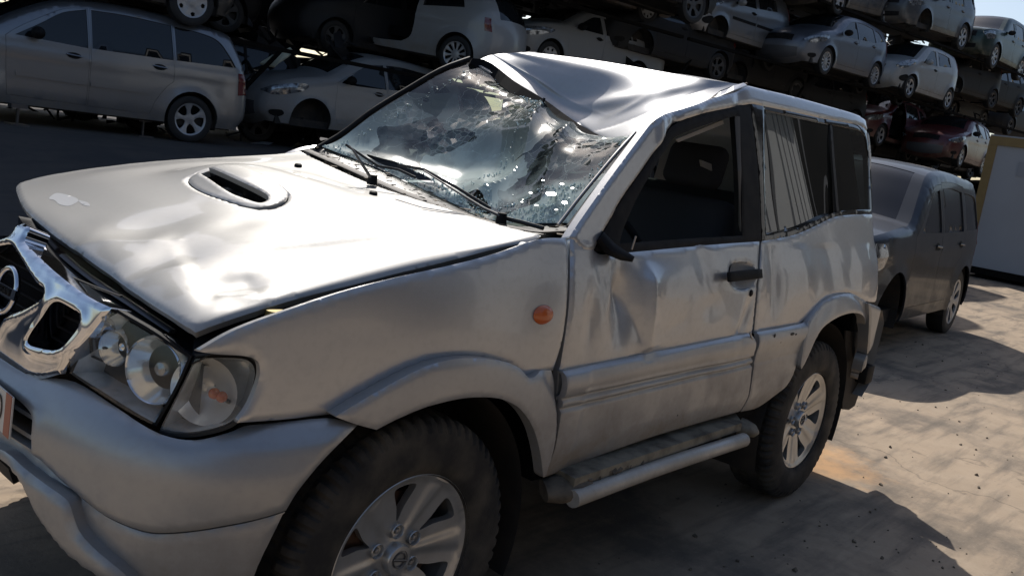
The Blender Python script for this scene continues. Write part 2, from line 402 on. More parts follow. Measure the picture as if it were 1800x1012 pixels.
M['silver'] = paint('silver_paint', (0.48, 0.485, 0.49), metal=0.66, rough=0.34, coat=0.75, dirt=0.75, dirt_z=(0.42, 0.78), dirt_col=(0.20, 0.165, 0.12))
M['hood'] = paint('hood_paint', (0.38, 0.37, 0.35), metal=0.30, rough=0.50, coat=0.8, dirt=0.5, dirt_z=(-1, 0.2))
M['bumper'] = paint('bumper_paint', (0.36, 0.365, 0.37), metal=0.65, rough=0.38, coat=0.3, dirt=0.6, dirt_z=(0.4, 0.75), dirt_col=(0.20, 0.17, 0.13))
M['cladding'] = paint('cladding_paint', (0.43, 0.435, 0.44), metal=0.65, rough=0.38, coat=0.3, dirt=0.7, dirt_z=(0.45, 0.85), dirt_col=(0.24, 0.19, 0.13))
M['black'] = simple('black_plastic', (0.010, 0.010, 0.011), 0.6, spec=.12, bump=0.2, bscale=500, var=.5, var_col=(0.03, 0.028, 0.025), vscale=14)
M['gloss_black'] = simple('gloss_black', (0.01, 0.01, 0.011), 0.12, coat=0.3)
M['rubber'] = simple('rubber_seal', (0.014, 0.014, 0.014), 0.6)
M['void'] = simple('dark_interior', (0.008, 0.008, 0.009), 0.9, spec=.1)
M['liner'] = simple('wheel_arch_liner', (0.02, 0.019, 0.018), 0.8, bump=.6, bscale=60, var=.5, var_col=(.07, .055, .04))
M['tyre'] = simple('tyre_rubber', (0.016, 0.0155, 0.015), 0.8, bump=.5, bscale=150, var=.9, var_col=(0.085, 0.073, 0.056), vscale=9)
M['tyre_bg'] = simple('tyre_rubber_clean', (0.015, 0.015, 0.015), 0.7)
M['alloy'] = simple('alloy_wheel', (0.52, 0.52, 0.51), 0.32, metal=0.75, coat=.25, var=.5, var_col=(0.33, 0.31, 0.28), vscale=11)
M['alloy_bg'] = simple('alloy_wheel_dull', (0.42, 0.42, 0.42), 0.4, metal=0.4, var=.4)
M['chrome'] = simple('chrome', (0.78, 0.79, 0.82), 0.07, metal=1.0, var=.25, var_col=(0.35, 0.34, 0.33), vscale=25)
M['steel'] = simple('bare_steel', (0.35, 0.34, 0.33), 0.4, metal=0.8)
M['reflector'] = simple('lamp_reflector', (0.92, 0.92, 0.90), 0.14, metal=.8)
M['lens'] = glassy('lamp_lens', (0.93, 0.95, 0.95), haze=0.03)
M['lens_frost'] = glassy('indicator_lens', (0.95, 0.95, 0.93), haze=0.12)
M['orange'] = simple('orange_lens', (0.55, 0.12, 0.025), 0.25, coat=.4)
M['red_lens'] = simple('red_lens', (0.13, 0.012, 0.015), 0.2, coat=.5)
M['tint'] = glassy('tinted_window', (0.10, 0.125, 0.115), ior=1.7, haze=.01)
M['darkglass'] = simple('dark_car_glass', (0.010, 0.012, 0.014), 0.06, coat=0.0, spec=.6)
M['crack'] = cracked_glass('shattered_windscreen')
M['fabric'] = simple('seat_fabric', (0.035, 0.035, 0.04), 0.9, bump=.3, bscale=400)
M['trim'] = simple('interior_trim', (0.10, 0.095, 0.085), 0.7, var=.4)
M['headliner'] = simple('headliner', (0.30, 0.29, 0.27), 0.85, var=.4)
M['mud'] = simple('dried_mud', (0.16, 0.13, 0.095), 0.9, bump=1.0, bscale=45, var=.8, var_col=(0.06, 0.048, 0.035), vscale=20)
M['step'] = simple('step_rubber', (0.26, 0.23, 0.17), 0.75, bump=.5, bscale=90, var=.9, var_col=(0.06, 0.05, 0.04), vscale=13)
M['stepbar'] = paint('step_bar_paint', (0.55, 0.53, 0.49), metal=0.6, rough=0.4, coat=.1, dirt=0.7, dirt_z=(0.35, 0.55))
M['plate'] = simple('plate_white', (0.62, 0.60, 0.55), 0.4, var=.3)
M['ink'] = simple('plate_ink', (0.02, 0.02, 0.02), 0.4)
M['plate_red'] = simple('plate_red_band', (0.30, 0.07, 0.04), 0.4)
M['rust'] = simple('rusty_steel', (0.10, 0.055, 0.035), 0.7, metal=.3, var=.8, var_col=(0.04, 0.03, 0.025), vscale=9)
M['leaf'] = simple('dry_debris', (0.16, 0.12, 0.08), 0.8)
M['shard'] = simple('glass_crumbs', (0.62, 0.74, 0.72), 0.08, spec=.9, coat=1.0)
M['film'] = glassy('plastic_film', (0.93, 0.95, 0.97), rough=.08, haze=.02, ior=1.3)
M['cowl'] = simple('scuttle_plastic', (0.02, 0.019, 0.019), 0.4, coat=.1, var=.7, var_col=(0.05, 0.045, 0.04), vscale=22)
M['roof'] = paint('roof_paint', (0.36, 0.365, 0.375), metal=0.55, rough=0.44, coat=0.5, dirt=0.6, dirt_z=(-1, .2))
M['dusty_trim'] = simple('dusty_trim', (0.17, 0.15, 0.13), 0.7, var=.6, vscale=18)
M['lr_glass'] = simple('navy_glass', (0.006, 0.008, 0.014), 0.25, spec=.25)
M['shard_sheet'] = simple('glass_shard_sheet', (0.45, 0.56, 0.54), 0.16, spec=.8, coat=.6)
M['wiper'] = simple('wiper_metal', (0.11, 0.105, 0.10), 0.45, metal=.3)
M['steel_dark'] = simple('dark_steel', (0.12, 0.12, 0.125), 0.4, metal=.7)
M['lamp_silver'] = simple('lamp_silvering', (0.80, 0.82, 0.82), 0.25, metal=.55, var=.5, vscale=30)
M['frost_reflector'] = simple('frosted_reflector', (0.9, 0.89, 0.86), 0.3, metal=.5)
M['shield'] = simple('bulb_shield', (0.30, 0.31, 0.33), 0.25, metal=.8)
M['brass'] = simple('filler_cap', (0.30, 0.22, 0.07), 0.5, metal=.4)
M['step_rib'] = simple('step_rib', (0.55, 0.50, 0.41), 0.7, var=.8, var_col=(.14, .12, .09), vscale=15)
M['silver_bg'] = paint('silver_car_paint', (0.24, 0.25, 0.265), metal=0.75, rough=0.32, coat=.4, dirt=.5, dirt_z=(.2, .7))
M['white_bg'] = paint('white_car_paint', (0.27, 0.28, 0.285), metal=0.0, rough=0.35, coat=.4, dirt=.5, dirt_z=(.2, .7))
M['grey_bg'] = paint('grey_car_paint', (0.06, 0.065, 0.072), metal=0.5, rough=0.4, coat=.4, dirt=.5, dirt_z=(.2, .8))
M['dark_bg'] = paint('dark_car_paint', (0.016, 0.017, 0.02), metal=0.3, rough=0.4, coat=.4, dirt=.3, dirt_z=(.2, .7))
M['blue_bg'] = paint('blue_silver_car_paint', (0.125, 0.14, 0.17), metal=0.5, rough=0.4, coat=.4, dirt=.4, dirt_z=(.2, .7))
M['green_bg'] = paint('green_car_paint', (0.02, 0.04, 0.033), metal=0.4, rough=0.4, coat=.4, dirt=.4, dirt_z=(.2, .8))
M['red_bg'] = paint('red_car_paint', (0.075, 0.006, 0.009), metal=0.1, rough=0.4, coat=.4, dirt=.4, dirt_z=(.2, .7))
M['brown_bg'] = paint('brown_car_paint', (0.04, 0.028, 0.025), metal=0.3, rough=0.45, coat=.3, dirt=.4, dirt_z=(.2, .7))
M['lr_bg'] = paint('grey_offroader_paint', (0.018, 0.021, 0.028), metal=0.2, rough=0.40, coat=.35, dirt=.3, dirt_z=(.4, .9), dirt_col=(.06, .055, .05))
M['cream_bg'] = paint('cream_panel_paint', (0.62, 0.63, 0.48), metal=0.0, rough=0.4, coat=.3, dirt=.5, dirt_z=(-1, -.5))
M['headlamp'] = simple('headlamp_cover', (0.30, 0.32, 0.34), 0.12, metal=.5, coat=1.0, var=.9, var_col=(.03, .03, .035), vscale=16)
M['grid'] = simple('grille_plastic', (0.07, 0.07, 0.075), 0.5)
M['container'] = simple('container_white', (0.34, 0.355, 0.38), 0.55, var=.5, var_col=(.29, .30, .32), vscale=1.2, bump=.2, bscale=4)
M['faded'] = simple('faded_print', (.28, .295, .32), .6)
nodes(M['lr_bg'])[1].inputs['Specular IOR Level'].default_value = .25
M['ochre'] = simple('ochre_trim', (0.25, 0.17, 0.06), 0.6, var=.5, var_col=(.20, .13, .05))
M['rack'] = simple('rack_steel', (0.009, 0.008, 0.007), 0.9, metal=0, spec=.1, vscale=3)
M['dust'] = simple('dust_film', (0.36, 0.31, 0.24), 0.9, var=.5)
M['chalk'] = simple('light_scrap', (.35, .36, .36), .4, metal=.3)
M['corrugated'] = simple('white_cladding_sheet', (0.60, 0.61, 0.61), 0.5, var=.3, var_col=(.6, .6, .58), vscale=.7)
M['shade_dark'] = simple('shade_dark_paint', (0.008, 0.008, 0.009), 0.55, spec=.3)  # rack shade put into darkened copies of the car paints
M['shade_grey'] = simple('shade_grey_paint', (0.018, 0.019, 0.021), 0.55, spec=.3)
M['shade_brown'] = simple('shade_brown_paint', (0.016, 0.010, 0.009), 0.6, spec=.3)
M['rim_dark'] = simple('shade_rim', (0.06, 0.06, 0.06), 0.6)  # rim colour darkened to imitate the shade of the back rows
M['hall_wall'] = simple('white_hall_sheet', (0.42, 0.43, 0.43), 0.5, var=.3, var_col=(.5, .5, .48), vscale=.7)
M['cone'] = simple('orange_plastic', (0.12, 0.03, 0.015), 0.7)
# ------------------------------------------------------------------ wrecked off-roader: base surfaces
zw = crv([.28, .45, .60, .80, .95, 1.06, 1.18, 1.45, 1.72, 1.80], [.775, .80, .812, .818, .812, .795, .750, .675, .592, .55])
xw = crv([-.6, -.35, -.1, .3, 2.6, 2.9, 3.03, 3.1, 3.16, 3.2], [.05, .025, .008, 0, 0, .006, .022, .05, .10, .17])
def side_base(x, z):
    return np.stack([x, -(zw(z)-xw(x)), z], -1)
SB = Surf(side_base, (-.7, 3.15), (.25, 1.8))
def gaus(S, lst):
    out = []
    for (u, v, r1, r2, ang, dep) in lst:
        c = S.inv([(u, v)])[0]; out.append((c, r1, r2, math.radians(ang), dep))
    return out
def folds(S, lst):
    """sharp creases between two pixels: (u1,v1,u2,v2,width_left,width_right,depth)"""
    out = []
    for (u1, v1, u2, v2, wl, wr, dep) in lst:
        p = S.inv([(u1, v1), (u2, v2)]); out.append((p[0], p[1], wl, wr, dep))
    return out
def disp(gl, fl, a, b):
    d = np.zeros_like(a)
    for c, r1, r2, an, dep in gl:
        dx = a-c[0]; dy = b-c[1]; s = dx*math.cos(an)+dy*math.sin(an); t = -dx*math.sin(an)+dy*math.cos(an)
        d += dep*np.exp(-(s/r1)**2-(t/r2)**2)
    for p, q, wl, wr, dep in fl:
        e = q-p; L = np.linalg.norm(e); e = e/L; n = np.array([-e[1], e[0]])
        t = ((a-p[0])*e[0]+(b-p[1])*e[1])/L; s = (a-p[0])*n[0]+(b-p[1])*n[1]
        wdt = np.where(s > 0, wl, wr)
        win = sstep((t+.25)/.25)*sstep((1.15-t)/.35)
        d += dep*win*np.exp(-np.sqrt(s*s+1.6e-5)/wdt)
    return d
G_side = gaus(SB, [(1095, 530, .050, .10, 0, .040), (1062, 480, .035, .07, 10, .014), (1180, 520, .09, .12, 0, -.006), (1040, 560, .03, .09, 0, .008),
    (1310, 555, .03, .10, -25, .012), (1240, 470, .06, .09, 20, .010), (1365, 500, .05, .14, 8, .012), (1418, 490, .07, .16, 12, -.006),
    (1462, 460, .08, .09, 30, .010), (1500, 470, .07, .09, 0, .004), (1525, 440, .06, .12, 0, -.003), (1440, 545, .08, .03, 30, .006),
    (600, 610, .18, .10, 20, .005), (900, 520, .14, .10, 0, .003), (760, 560, .14, .08, 20, -.0025), (1250, 540, .08, .05, 0, .007)])
F_side = folds(SB, [(1131, 602, 1137, 470, .03, .10, -.032), (1085, 560, 1052, 455, .03, .04, -.010), (1128, 600, 1090, 500, .03, .03, .012),
    (1345, 560, 1352, 440, .06, .07, .004), (1505, 515, 1470, 440, .06, .05, .003), (1205, 560, 1150, 590, .05, .03, .005), (1290, 575, 1330, 500, .03, .05, -.006)])
def side_fn(x, z):
    p = side_base(x, z); d = disp(G_side, F_side, x, z)*sstep((x-(-.55))/.15)
    d = d+.0016*np.sin(9*x+5*z)+.0012*np.sin(17*x-11*z+1)
    d = d*np.where(z > 1.16, .2, 1.0)
    p[..., 1] += d
    return p
SS = Surf(side_fn, (-.7, 3.15), (.25, 1.8), 1.0)
# hood height
zn = crv([-.62, -.54, -.43, -.25, -.02, .34, .51, .75], [.935, .960, .99, 1.03, 1.072, 1.13, 1.165, 1.20])
zf = crv([-.62, -.50, -.39, -.26, 0, .31, .62, .8], [.985, 1.025, 1.06, 1.10, 1.155, 1.20, 1.245, 1.26])
def hood_base(x, y):
    t = (y+.66)/1.32
    z = zn(x)*(1-t)+zf(x)*t+(.035-.055*sstep((x-.05)/.5))*(1-(y/.70)**2)
    z = z-.030*sstep((-x-.44)/.16)**2-.02*sstep((-y-.60)/.08)**2
    return np.stack([x, y, z], -1)
HB = Surf(hood_base, (-.66, .85), (-.72, .75))
G_hood = gaus(HB, [(262, 402, .12, .08, 10, -.012), (190, 425, .11, .06, 0, .004), (300, 455, .11, .06, 20, -.008), (405, 500, .055, .07, 40, -.012), (445, 515, .04, .05, 0, .006),
    (330, 520, .09, .05, 50, .007), (240, 480, .07, .05, 30, -.007), (420, 400, .06, .05, 0, -.004), (120, 400, .07, .07, 0, -.004), (314, 423, .008, .008, 0, .002),
    (560, 455, .14, .05, 0, -.004), (430, 270, .18, .10, 0, .0)])
F_hood = folds(HB, [(215, 500, 335, 468, .10, .045, .010), (462, 527, 430, 480, .05, .06, -.008), (460, 525, 380, 520, .03, .05, .006), (150, 432, 290, 425, .05, .03, .006)])
_cr = HB.inv([(336, 468), (620, 430)])
_sc = HB.inv([(418, 330), (600, 335)])
def hood_fn(x, y):
    p = hood_base(x, y)
    yc = _cr[0, 1]+(_cr[1, 1]-_cr[0, 1])*(x-_cr[0, 0])/(_cr[1, 0]-_cr[0, 0])
    z = p[..., 2]+.012*sstep((y-yc+.02)/.055)*sstep((x+.45)/.3)*sstep((.65-np.abs(y))/.2)
    # bulge under the scoop, running back
    cx, cy = _sc[0]
    u = x-cx; v = y-cy
    bl = np.where(u < 0, np.exp(-(u/.13)**2), np.exp(-(u/.30)**2))*np.exp(-(v/.21)**4)*sstep((.62-x)/.4)
    z = z+.038*bl
    z = z+disp(G_hood, F_hood, x, y)
    z = z+.0015*np.sin(7*x+9*y)
    p[..., 2] = z
    return p
SH = Surf(hood_fn, (-.66, .85), (-.72, .75), 1.0)
# front: plan curve by arc length from the centre line, near side positive
_pl = np.array([(-.645, 0), (-.64, .25), (-.615, .46), (-.565, .61), (-.47, .725), (-.34, .785), (-.18, .808), (.1, .815), (.3, .815)])
_plc = smooth(_pl, 12, closed=False)
_sl = np.concatenate([[0], np.cumsum(np.hypot(*np.diff(_plc, axis=0).T))])
def plan(s):
    a = np.abs(s); x = np.interp(a, _sl, _plc[:, 0]); y = np.interp(a, _sl, _plc[:, 1]); return x, y
def plan_n(s):
    x1, y1 = plan(np.abs(s)+.02); x0, y0 = plan(np.maximum(np.abs(s)-.02, 0)); tx, ty = x1-x0, y1-y0; L = np.hypot(tx, ty)+1e-9
    return -ty/L, tx/L      # outward (towards -x / +side)
def front_surface(prof):
    def fn(s, z):
        s = np.asarray(s, float); x, y = plan(s); nx, ny = plan_n(s); o = prof(np.abs(s), z)
        X = x+nx*o; Y = (y+ny*o)
        return np.stack([X, -np.sign(s+1e-12)*Y, z], -1)
    return Surf(fn, (-.6, 1.35), (.25, 1.15), 1.0)
pf = crv([.60, .75, .85, .95, 1.05, 1.12], [.02, .02, .01, -.01, -.04, -.08])
SFa = front_surface(lambda s, z: pf(z))
pb = crv([.30, .36, .42, .48, .55, .60, .66, .72, .765, .79, .81], [.02, .045, .070, .082, .088, .090, .090, .078, .045, .015, -.03])
SBu = front_surface(lambda s, z: pb(z)*(1-.45*sstep((s-.75)/.35)))
# ------------------------------------------------------------------ wrecked off-roader: parts
suv = empty('crashed_suv', (0, 0, 0))
tag(suv, 'silver three-door off-road car with caved-in roof, shattered windscreen and dented side, filling the foreground', 'car')
sil = M['silver']
# --- bonnet
hood_px = [(343, 582, 1), (250, 522), (160, 458), (90, 408), (45, 368), (28, 333), (33, 321), (110, 303), (250, 285), (400, 275), (500, 269), (527, 264, 1), (560, 281), (660, 325), (780, 364), (880, 394), (952, 412, 1),
    (940, 421), (880, 433), (780, 459), (700, 478), (630, 496), (560, 513), (490, 532), (430, 551), (380, 568)]
scoop_px = [(331, 314), (373, 296), (413, 294), (445, 303), (478, 320), (506, 341), (504, 353), (480, 365), (447, 366), (403, 354), (356, 337), (334, 324)]
slot_px = [(349, 304), (358, 298), (370, 299), (390, 307), (437, 329), (466, 344), (472, 352), (466, 358), (453, 359), (428, 350), (403, 339), (369, 317)]
hood = panel('bonnet', SH, [hood_px], M['hood'], suv, h=.0095, thick=.018, holes=[scoop_px], edge_round=.008)
sc_in = [tuple(np.array(p)+(np.array((418, 331))-np.array(p))*.02) for p in scoop_px]
def scoop_off(v):
    c = SH.inv([(440, 315)])[0]; f = SH.inv([(400, 345)])[0]
    return .001+.008*sstep((v[:, 0]-f[0]+.03)/.10)
panel('scoop_surround', SH, [sc_in], M['hood'], hood, h=.008, thick=.016, holes=[slot_px], offfn=scoop_off, edge_round=.004)
panel('scoop_duct', SH, [[tuple(np.array(p)+(np.array(p)-np.array((412, 330)))*.05) for p in slot_px]], M['gloss_black'], hood, h=.02, off=-.065, thick=.0)
# duct wall, real depth behind the slot rim
def wall_strip(name, S, px, o0, o1, mat, parent, sm=4):
    ab = S.inv(smooth(px, sm)); A = S.P(ab, o0); B = S.P(ab, o1); n = len(A)
    return mesh_obj(name, np.concatenate([A, B]), [(i, (i+1) % n, n+(i+1) % n, n+i) for i in range(n)], mat, parent)
wall_strip('scoop_wall', SH, [tuple(np.array(p)+(np.array(p)-np.array((412, 330)))*.03) for p in slot_px], -.008, -.066, M['gloss_black'], hood)
for (u, v) in [(524, 293), (656, 342)]:
    c = SH.P(SH.inv([(u, v)]))[0]
    o = MB().tube([c-np.array([0, 0, .004]), c+np.array([0, 0, .008]), c+np.array([0, 0, .012])], [.014, .013, .007], 12).build('washer_jet', M['black'], hood, sharp=50)
# --- front wing
wing_px = [(349, 618, 1), (400, 588), (440, 570), (500, 548), (600, 514), (700, 487), (800, 464), (880, 443), (950, 420), (999, 418, 1),
    (1001, 470), (998, 540), (990, 600), (974, 652, 1), (950, 656), (925, 662, 1), (905, 645), (880, 634), (820, 626), (770, 632), (720, 648), (655, 682), (600, 714), (580, 729, 1), (500, 738), (418, 744, 1),
    (440, 712), (456, 672), (459, 648), (452, 633), (430, 626), (380, 623)]
wing = panel('front_wing', SS, [wing_px], sil, suv, h=.014, thick=.014, edge_round=.008)
# --- wheel arch flares
WC = np.array([0.0, .3675])
def flare_off(cx, w0, w1, r0=.44, r1=.60):
    def f(v):
        r = np.hypot(v[:, 0]-cx, v[:, 1]-.3675); t = np.clip((r1-r)/(r1-r0), 0, 1)
        return w0+(w1-w0)*np.sqrt(1-(1-t)**2)
    return f
fl_px = [(580, 727, 1), (600, 714), (655, 682), (720, 648), (770, 631), (820, 626), (870, 631), (905, 644), (925, 662), (950, 653), (973, 652, 1), (978, 675), (977, 720), (968, 775), (950, 828, 1), (944, 832, 1), (938, 790), (926, 748), (905, 716), (880, 700), (850, 693), (800, 694), (740, 708), (690, 728), (650, 748, 1), (612, 738)]
fl = panel('front_arch_flare', SS, [fl_px], M['cladding'], suv, h=.012, off=.012, thick=.035, offfn=flare_off(0, -.004, .030, .42, .60), edge_round=.007)
# --- door
door_px = [(1004, 418, 1), (1004, 500), (1000, 560), (988, 640), (984, 652, 1), (980, 700), (970, 770), (952, 838, 1), (1050, 802), (1149, 766), (1277, 731), (1300, 724, 1), (1316, 660), (1324, 583, 1), (1330, 520), (1337, 424, 1), (1250, 430), (1120, 442), (1060, 447), (1046, 440, 1), (1060, 410), (1085, 362), (1050, 370), (1022, 395)]
handle_recess_px = [(1283, 480), (1286, 467), (1298, 460), (1316, 461), (1328, 470), (1331, 485), (1328, 500), (1314, 508), (1298, 508), (1287, 498)]
door = panel('door', SS, [door_px], sil, suv, h=.012, thick=.02, edge_round=.008, holes=[handle_recess_px])
# handle recess: a dished cup with the bar across it
cup = panel('handle_cup', SS, [handle_recess_px], sil, door, h=.006, off=.002, thick=0, offfn=lambda v: -.0*v[:, 0])
def dish(o, S, c, r, dep):
    ab = S.inv([c])[0]
    for q in o.data.vertices:
        d = math.hypot((q.co.x-ab[0])/r[0], (q.co.z-ab[1])/r[1]); q.co.y += dep*max(0.0, 1-d*d)
dish(cup, SS, (1306, 484), (.108, .062), .026)
def bar_on(S, p, q, off, hw, th, name, mat, parent, n=7, bevel_=.005):
    A = S.inv([p, q], off); ts = np.linspace(0, 1, n); ab = A[0]+(A[1]-A[0])*ts[:, None]
    P = S.P(ab, off); Nn = S.N(ab); d = A[1]-A[0]; d = d/np.linalg.norm(d); perp = np.array([-d[1], d[0]])
    m = MB(); V = []
    for i in range(n):
        side = S.P(ab[i:i+1]+perp*hw, off)[0]-P[i]
        V += [P[i]-side, P[i]+side, P[i]+side+Nn[i]*th, P[i]-side+Nn[i]*th]
    Fq = []
    for i in range(n-1):
        for k in range(4): Fq.append((i*4+k, i*4+(k+1) % 4, (i+1)*4+(k+1) % 4, (i+1)*4+k))
    Fq += [(3, 2, 1, 0), tuple((n-1)*4+k for k in range(4))]
    o = m.add(V, Fq).build(name, mat, parent)
    bevel(o, bevel_)
    return o
bar_on(SS, (1277, 487), (1332, 481), .022, .016, .016, 'door_handle', M['black'], door)
bar_on(SS, (1281, 487), (1286, 486), .004, .012, .022, 'handle_mount', M['black'], door, bevel_=.002)
bar_on(SS, (1318, 483), (1331, 481), .004, .016, .022, 'handle_mount', M['black'], door, bevel_=.002)
def disc_on(S, c, r, off, th, name, mat, parent, rz=None, n=28, dome=0.0):
    ab = S.inv([c], off)[0]; rz = rz or r
    pts = [(ab[0]+r*math.cos(q)*k, ab[1]+rz*math.sin(q)*k) for k in (1, .85, .5, .0001) for q in [2*PI*i/n for i in range(n)]]
    pts = np.array(pts); lv = np.repeat([0, th*.75+dome*.2, th+dome*.8, th+dome], n)
    base = S.P(pts, off); Nn = S.N(pts); V = base+Nn*lv[:, None]; F = []
    for j in range(3):
        for i in range(n): F.append((j*n+i, j*n+(i+1) % n, (j+1)*n+(i+1) % n, (j+1)*n+i))
    return mesh_obj(name, V, F, mat, parent, True)
disc_on(SS, (1320, 515), .013, .001, .004, 'key_lock', M['black'], door)
disc_on(SS, (955, 553), .040, .001, .008, 'side_indicator', M['orange'], suv, rz=.026, dome=.006)
# cladding on the door: lower half skin stands proud, with two grooves
clad_px = [(985, 651, 1), (1050, 638), (1150, 618), (1250, 598), (1314, 585, 1), (1319, 600), (1316, 640), (1310, 690), (1299, 722, 1), (1149, 766), (1050, 802), (954, 838, 1), (968, 775), (978, 715)]
g1 = SS.inv([(1019, 695), (1316, 631)], .02); g2 = SS.inv([(1015, 713), (1314, 643)], .02)
def clad_off(v):
    o = np.zeros(len(v))
    top = SS.inv([(985, 651), (1324, 583)], .02); zt = np.interp(v[:, 0], top[:, 0], top[:, 1])
    d = zt-v[:, 1]
    o += .016*sstep(d/.020)
    o += .010*np.exp(-((d-.05)/.035)**2)
    for g in (g1, g2):
        zg = g[0, 1]+(g[1, 1]-g[0, 1])*(v[:, 0]-g[0, 0])/(g[1, 0]-g[0, 0]); q = v[:, 1]-zg
        o -= .010*np.exp(-(q/.0055)**2)-.004*np.exp(-((q-.012)/.006)**2)*sstep((v[:, 0]-g[0, 0])/.02)*sstep((g[1, 0]-v[:, 0])/.02)
    o -= .018*sstep((.60-v[:, 1])/.12)
    bulge = sstep((.62+.0-v[:, 0])/.035)*sstep((d-.0)/.03)
    o += .006*bulge
    return o
panel('door_cladding', SS, [clad_px], M['cladding'], door, h=.006, off=.003, thick=.02, offfn=clad_off, edge_round=.003)
# little pad joint
bar_on(SS, (1317, 584), (1324, 606), .022, .004, .004, 'cladding_clip', M['steel'], door, bevel_=.001)
# --- rear quarter
qt_px = [(1327, 583, 1), (1333, 520), (1340, 424, 1), (1370, 419), (1403, 411), (1437, 396), (1464, 383), (1490, 378), (1546, 376, 1), (1560, 372, 1), (1558, 420), (1554, 470), (1545, 520), (1540, 531, 1), (1521, 529), (1498, 516), (1474, 518), (1446, 531), (1426, 552), (1404, 570, 1)]
quarter = panel('rear_quarter', SS, [qt_px], sil, suv, h=.014, thick=.02, edge_round=.006)
ql_px = [(1327, 583, 1), (1404, 569), (1420, 563, 1), (1405, 598), (1391, 650), (1378, 675), (1363, 690, 1), (1332, 716), (1302, 723, 1), (1312, 690), (1320, 640)]
def ql_off(v):
    top = SS.inv([(1324, 583), (1404, 569)], .02); zt = top[0, 1]+(top[1, 1]-top[0, 1])*(v[:, 0]-top[0, 0])/(top[1, 0]-top[0, 0]); d = zt-v[:, 1]
    o = .016*sstep(d/.02)+.010*np.exp(-((d-.05)/.035)**2)-.018*sstep((.60-v[:, 1])/.12)
    zg = g2[0, 1]+(g2[1, 1]-g2[0, 1])*(v[:, 0]-g2[0, 0])/(g2[1, 0]-g2[0, 0]); q = v[:, 1]-zg-.004
    return o-.003*np.exp(-(q/.005)**2)
panel('quarter_cladding', SS, [ql_px], M['cladding'], quarter, h=.009, off=.003, thick=.02, offfn=ql_off, edge_round=.004)
rf_px = [(1398, 640, 1), (1408, 594), (1418, 566), (1432, 548), (1446, 533), (1460, 523), (1474, 518), (1498, 516), (1515, 524), (1528, 533, 1), (1529, 560), (1527, 600), (1522, 640), (1512, 668, 1), (1519, 638), (1523, 600), (1524, 583), (1521, 563), (1509, 551), (1486, 549), (1458, 559), (1434, 579), (1415, 614), (1400, 644)]
panel('rear_arch_flare', SS, [rf_px], M['cladding'], suv, h=.010, off=.012, thick=.04, offfn=flare_off(2.45, -.004, .028, .42, .60), edge_round=.006)
rb_px = [(1529, 533, 1), (1548, 541), (1555, 552), (1553, 566), (1547, 586), (1537, 604), (1523, 630), (1516, 655, 1), (1524, 640), (1528, 600), (1530, 560)]
panel('rear_bumper', SS, [rb_px], M['bumper'], suv, h=.012, off=.030, thick=.05, edge_round=.01)
# --- pillar and roof rail in one pressing
rail_px = [(1004, 417, 1), (1020, 392), (1060, 335), (1100, 280), (1135, 233), (1150, 214), (1166, 202), (1200, 192), (1235, 180), (1252, 173), (1285, 163), (1312, 150), (1336, 154), (1403, 170), (1460, 186), (1504, 199), (1521, 209), (1534, 227), (1543, 258), (1552, 318), (1560, 372, 1), (1546, 374, 1), (1538, 300), (1531, 249), (1524, 228), (1510, 219), (1450, 208), (1400, 197), (1336, 184), (1322, 182), (1280, 190), (1235, 200), (1200, 212), (1178, 226), (1160, 255), (1130, 300), (1095, 350), (1064, 405), (1046, 440, 1), (1030, 440)]
SRail = SS
def rail_off(v):
    # buckled pressing: dents where the roof folded
    c = SS.inv([(1190, 205), (1160, 222), (1222, 192), (1300, 170)])
    o = -.014*np.exp(-((v[:, 0]-c[0, 0])/.03)**2)+.010*np.exp(-((v[:, 0]-c[1, 0])/.03)**2)+.008*np.exp(-((v[:, 0]-c[2, 0])/.05)**2)-.01*np.exp(-((v[:, 0]-c[3, 0])/.04)**2)
    return o
rail = panel('roof_rail', SS, [rail_px], sil, suv, h=.010, off=.004, thick=.03, offfn=rail_off, edge_round=.013)
# --- window frames and glass
dw_o = [(1046, 441, 1), (1064, 405), (1095, 350), (1130, 300), (1160, 255), (1178, 226, 1), (1200, 212), (1235, 200), (1280, 190), (1320, 183, 1), (1334, 300), (1340, 424, 1), (1250, 431), (1120, 443)]
dw_i = [(1090, 428, 1), (1096, 405), (1120, 350), (1148, 300), (1170, 264), (1190, 240), (1240, 220), (1296, 203, 1), (1303, 300), (1306, 414, 1), (1200, 420)]
panel('door_window_frame', SS, [dw_o], M['black'], door, h=.014, off=-.004, thick=.03, holes=[dw_i], edge_round=.004)
qw_o = [(1321, 183, 1), (1336, 184), (1400, 197), (1450, 208), (1510, 219), (1524, 228), (1531, 249), (1538, 300), (1546, 375, 1), (1490, 378), (1464, 383), (1437, 396), (1403, 411), (1370, 419), (1341, 424, 1), (1335, 300)]
qw_i = [(1344, 192, 1), (1400, 205), (1450, 216), (1505, 227), (1518, 234), (1525, 256), (1532, 310), (1536, 368, 1), (1485, 370), (1455, 378), (1430, 390), (1398, 402), (1348, 410, 1), (1345, 300)]
panel('quarter_window_frame', SS, [qw_o], M['gloss_black'], quarter, h=.014, off=-.002, thick=.03, holes=[qw_i], edge_round=.004)
SPn = Surf(lambda x, z: np.stack([x, -(.742-.285*(z-1.18)-.006*((x-2.3)/.7)**2), z], -1), (1.5, 3.1), (1.1, 1.75))
panel('quarter_window', SPn, [qw_i], M['tint'], quarter, h=.02, off=-.010, thick=0, offfn=lambda v: -.012+.035*(v[:, 1]-1.2)+.0003*np.sin(13*v[:, 0]+8*v[:, 1])+.0008*np.exp(-((v[:, 0]-2.55)/.10)**2))
panel('window_divider', SS, [[(1458, 212, 1), (1462, 213, 1), (1475, 374, 1), (1471, 376, 1)]], M['rubber'], quarter, h=.02, off=-.008, thick=.01)
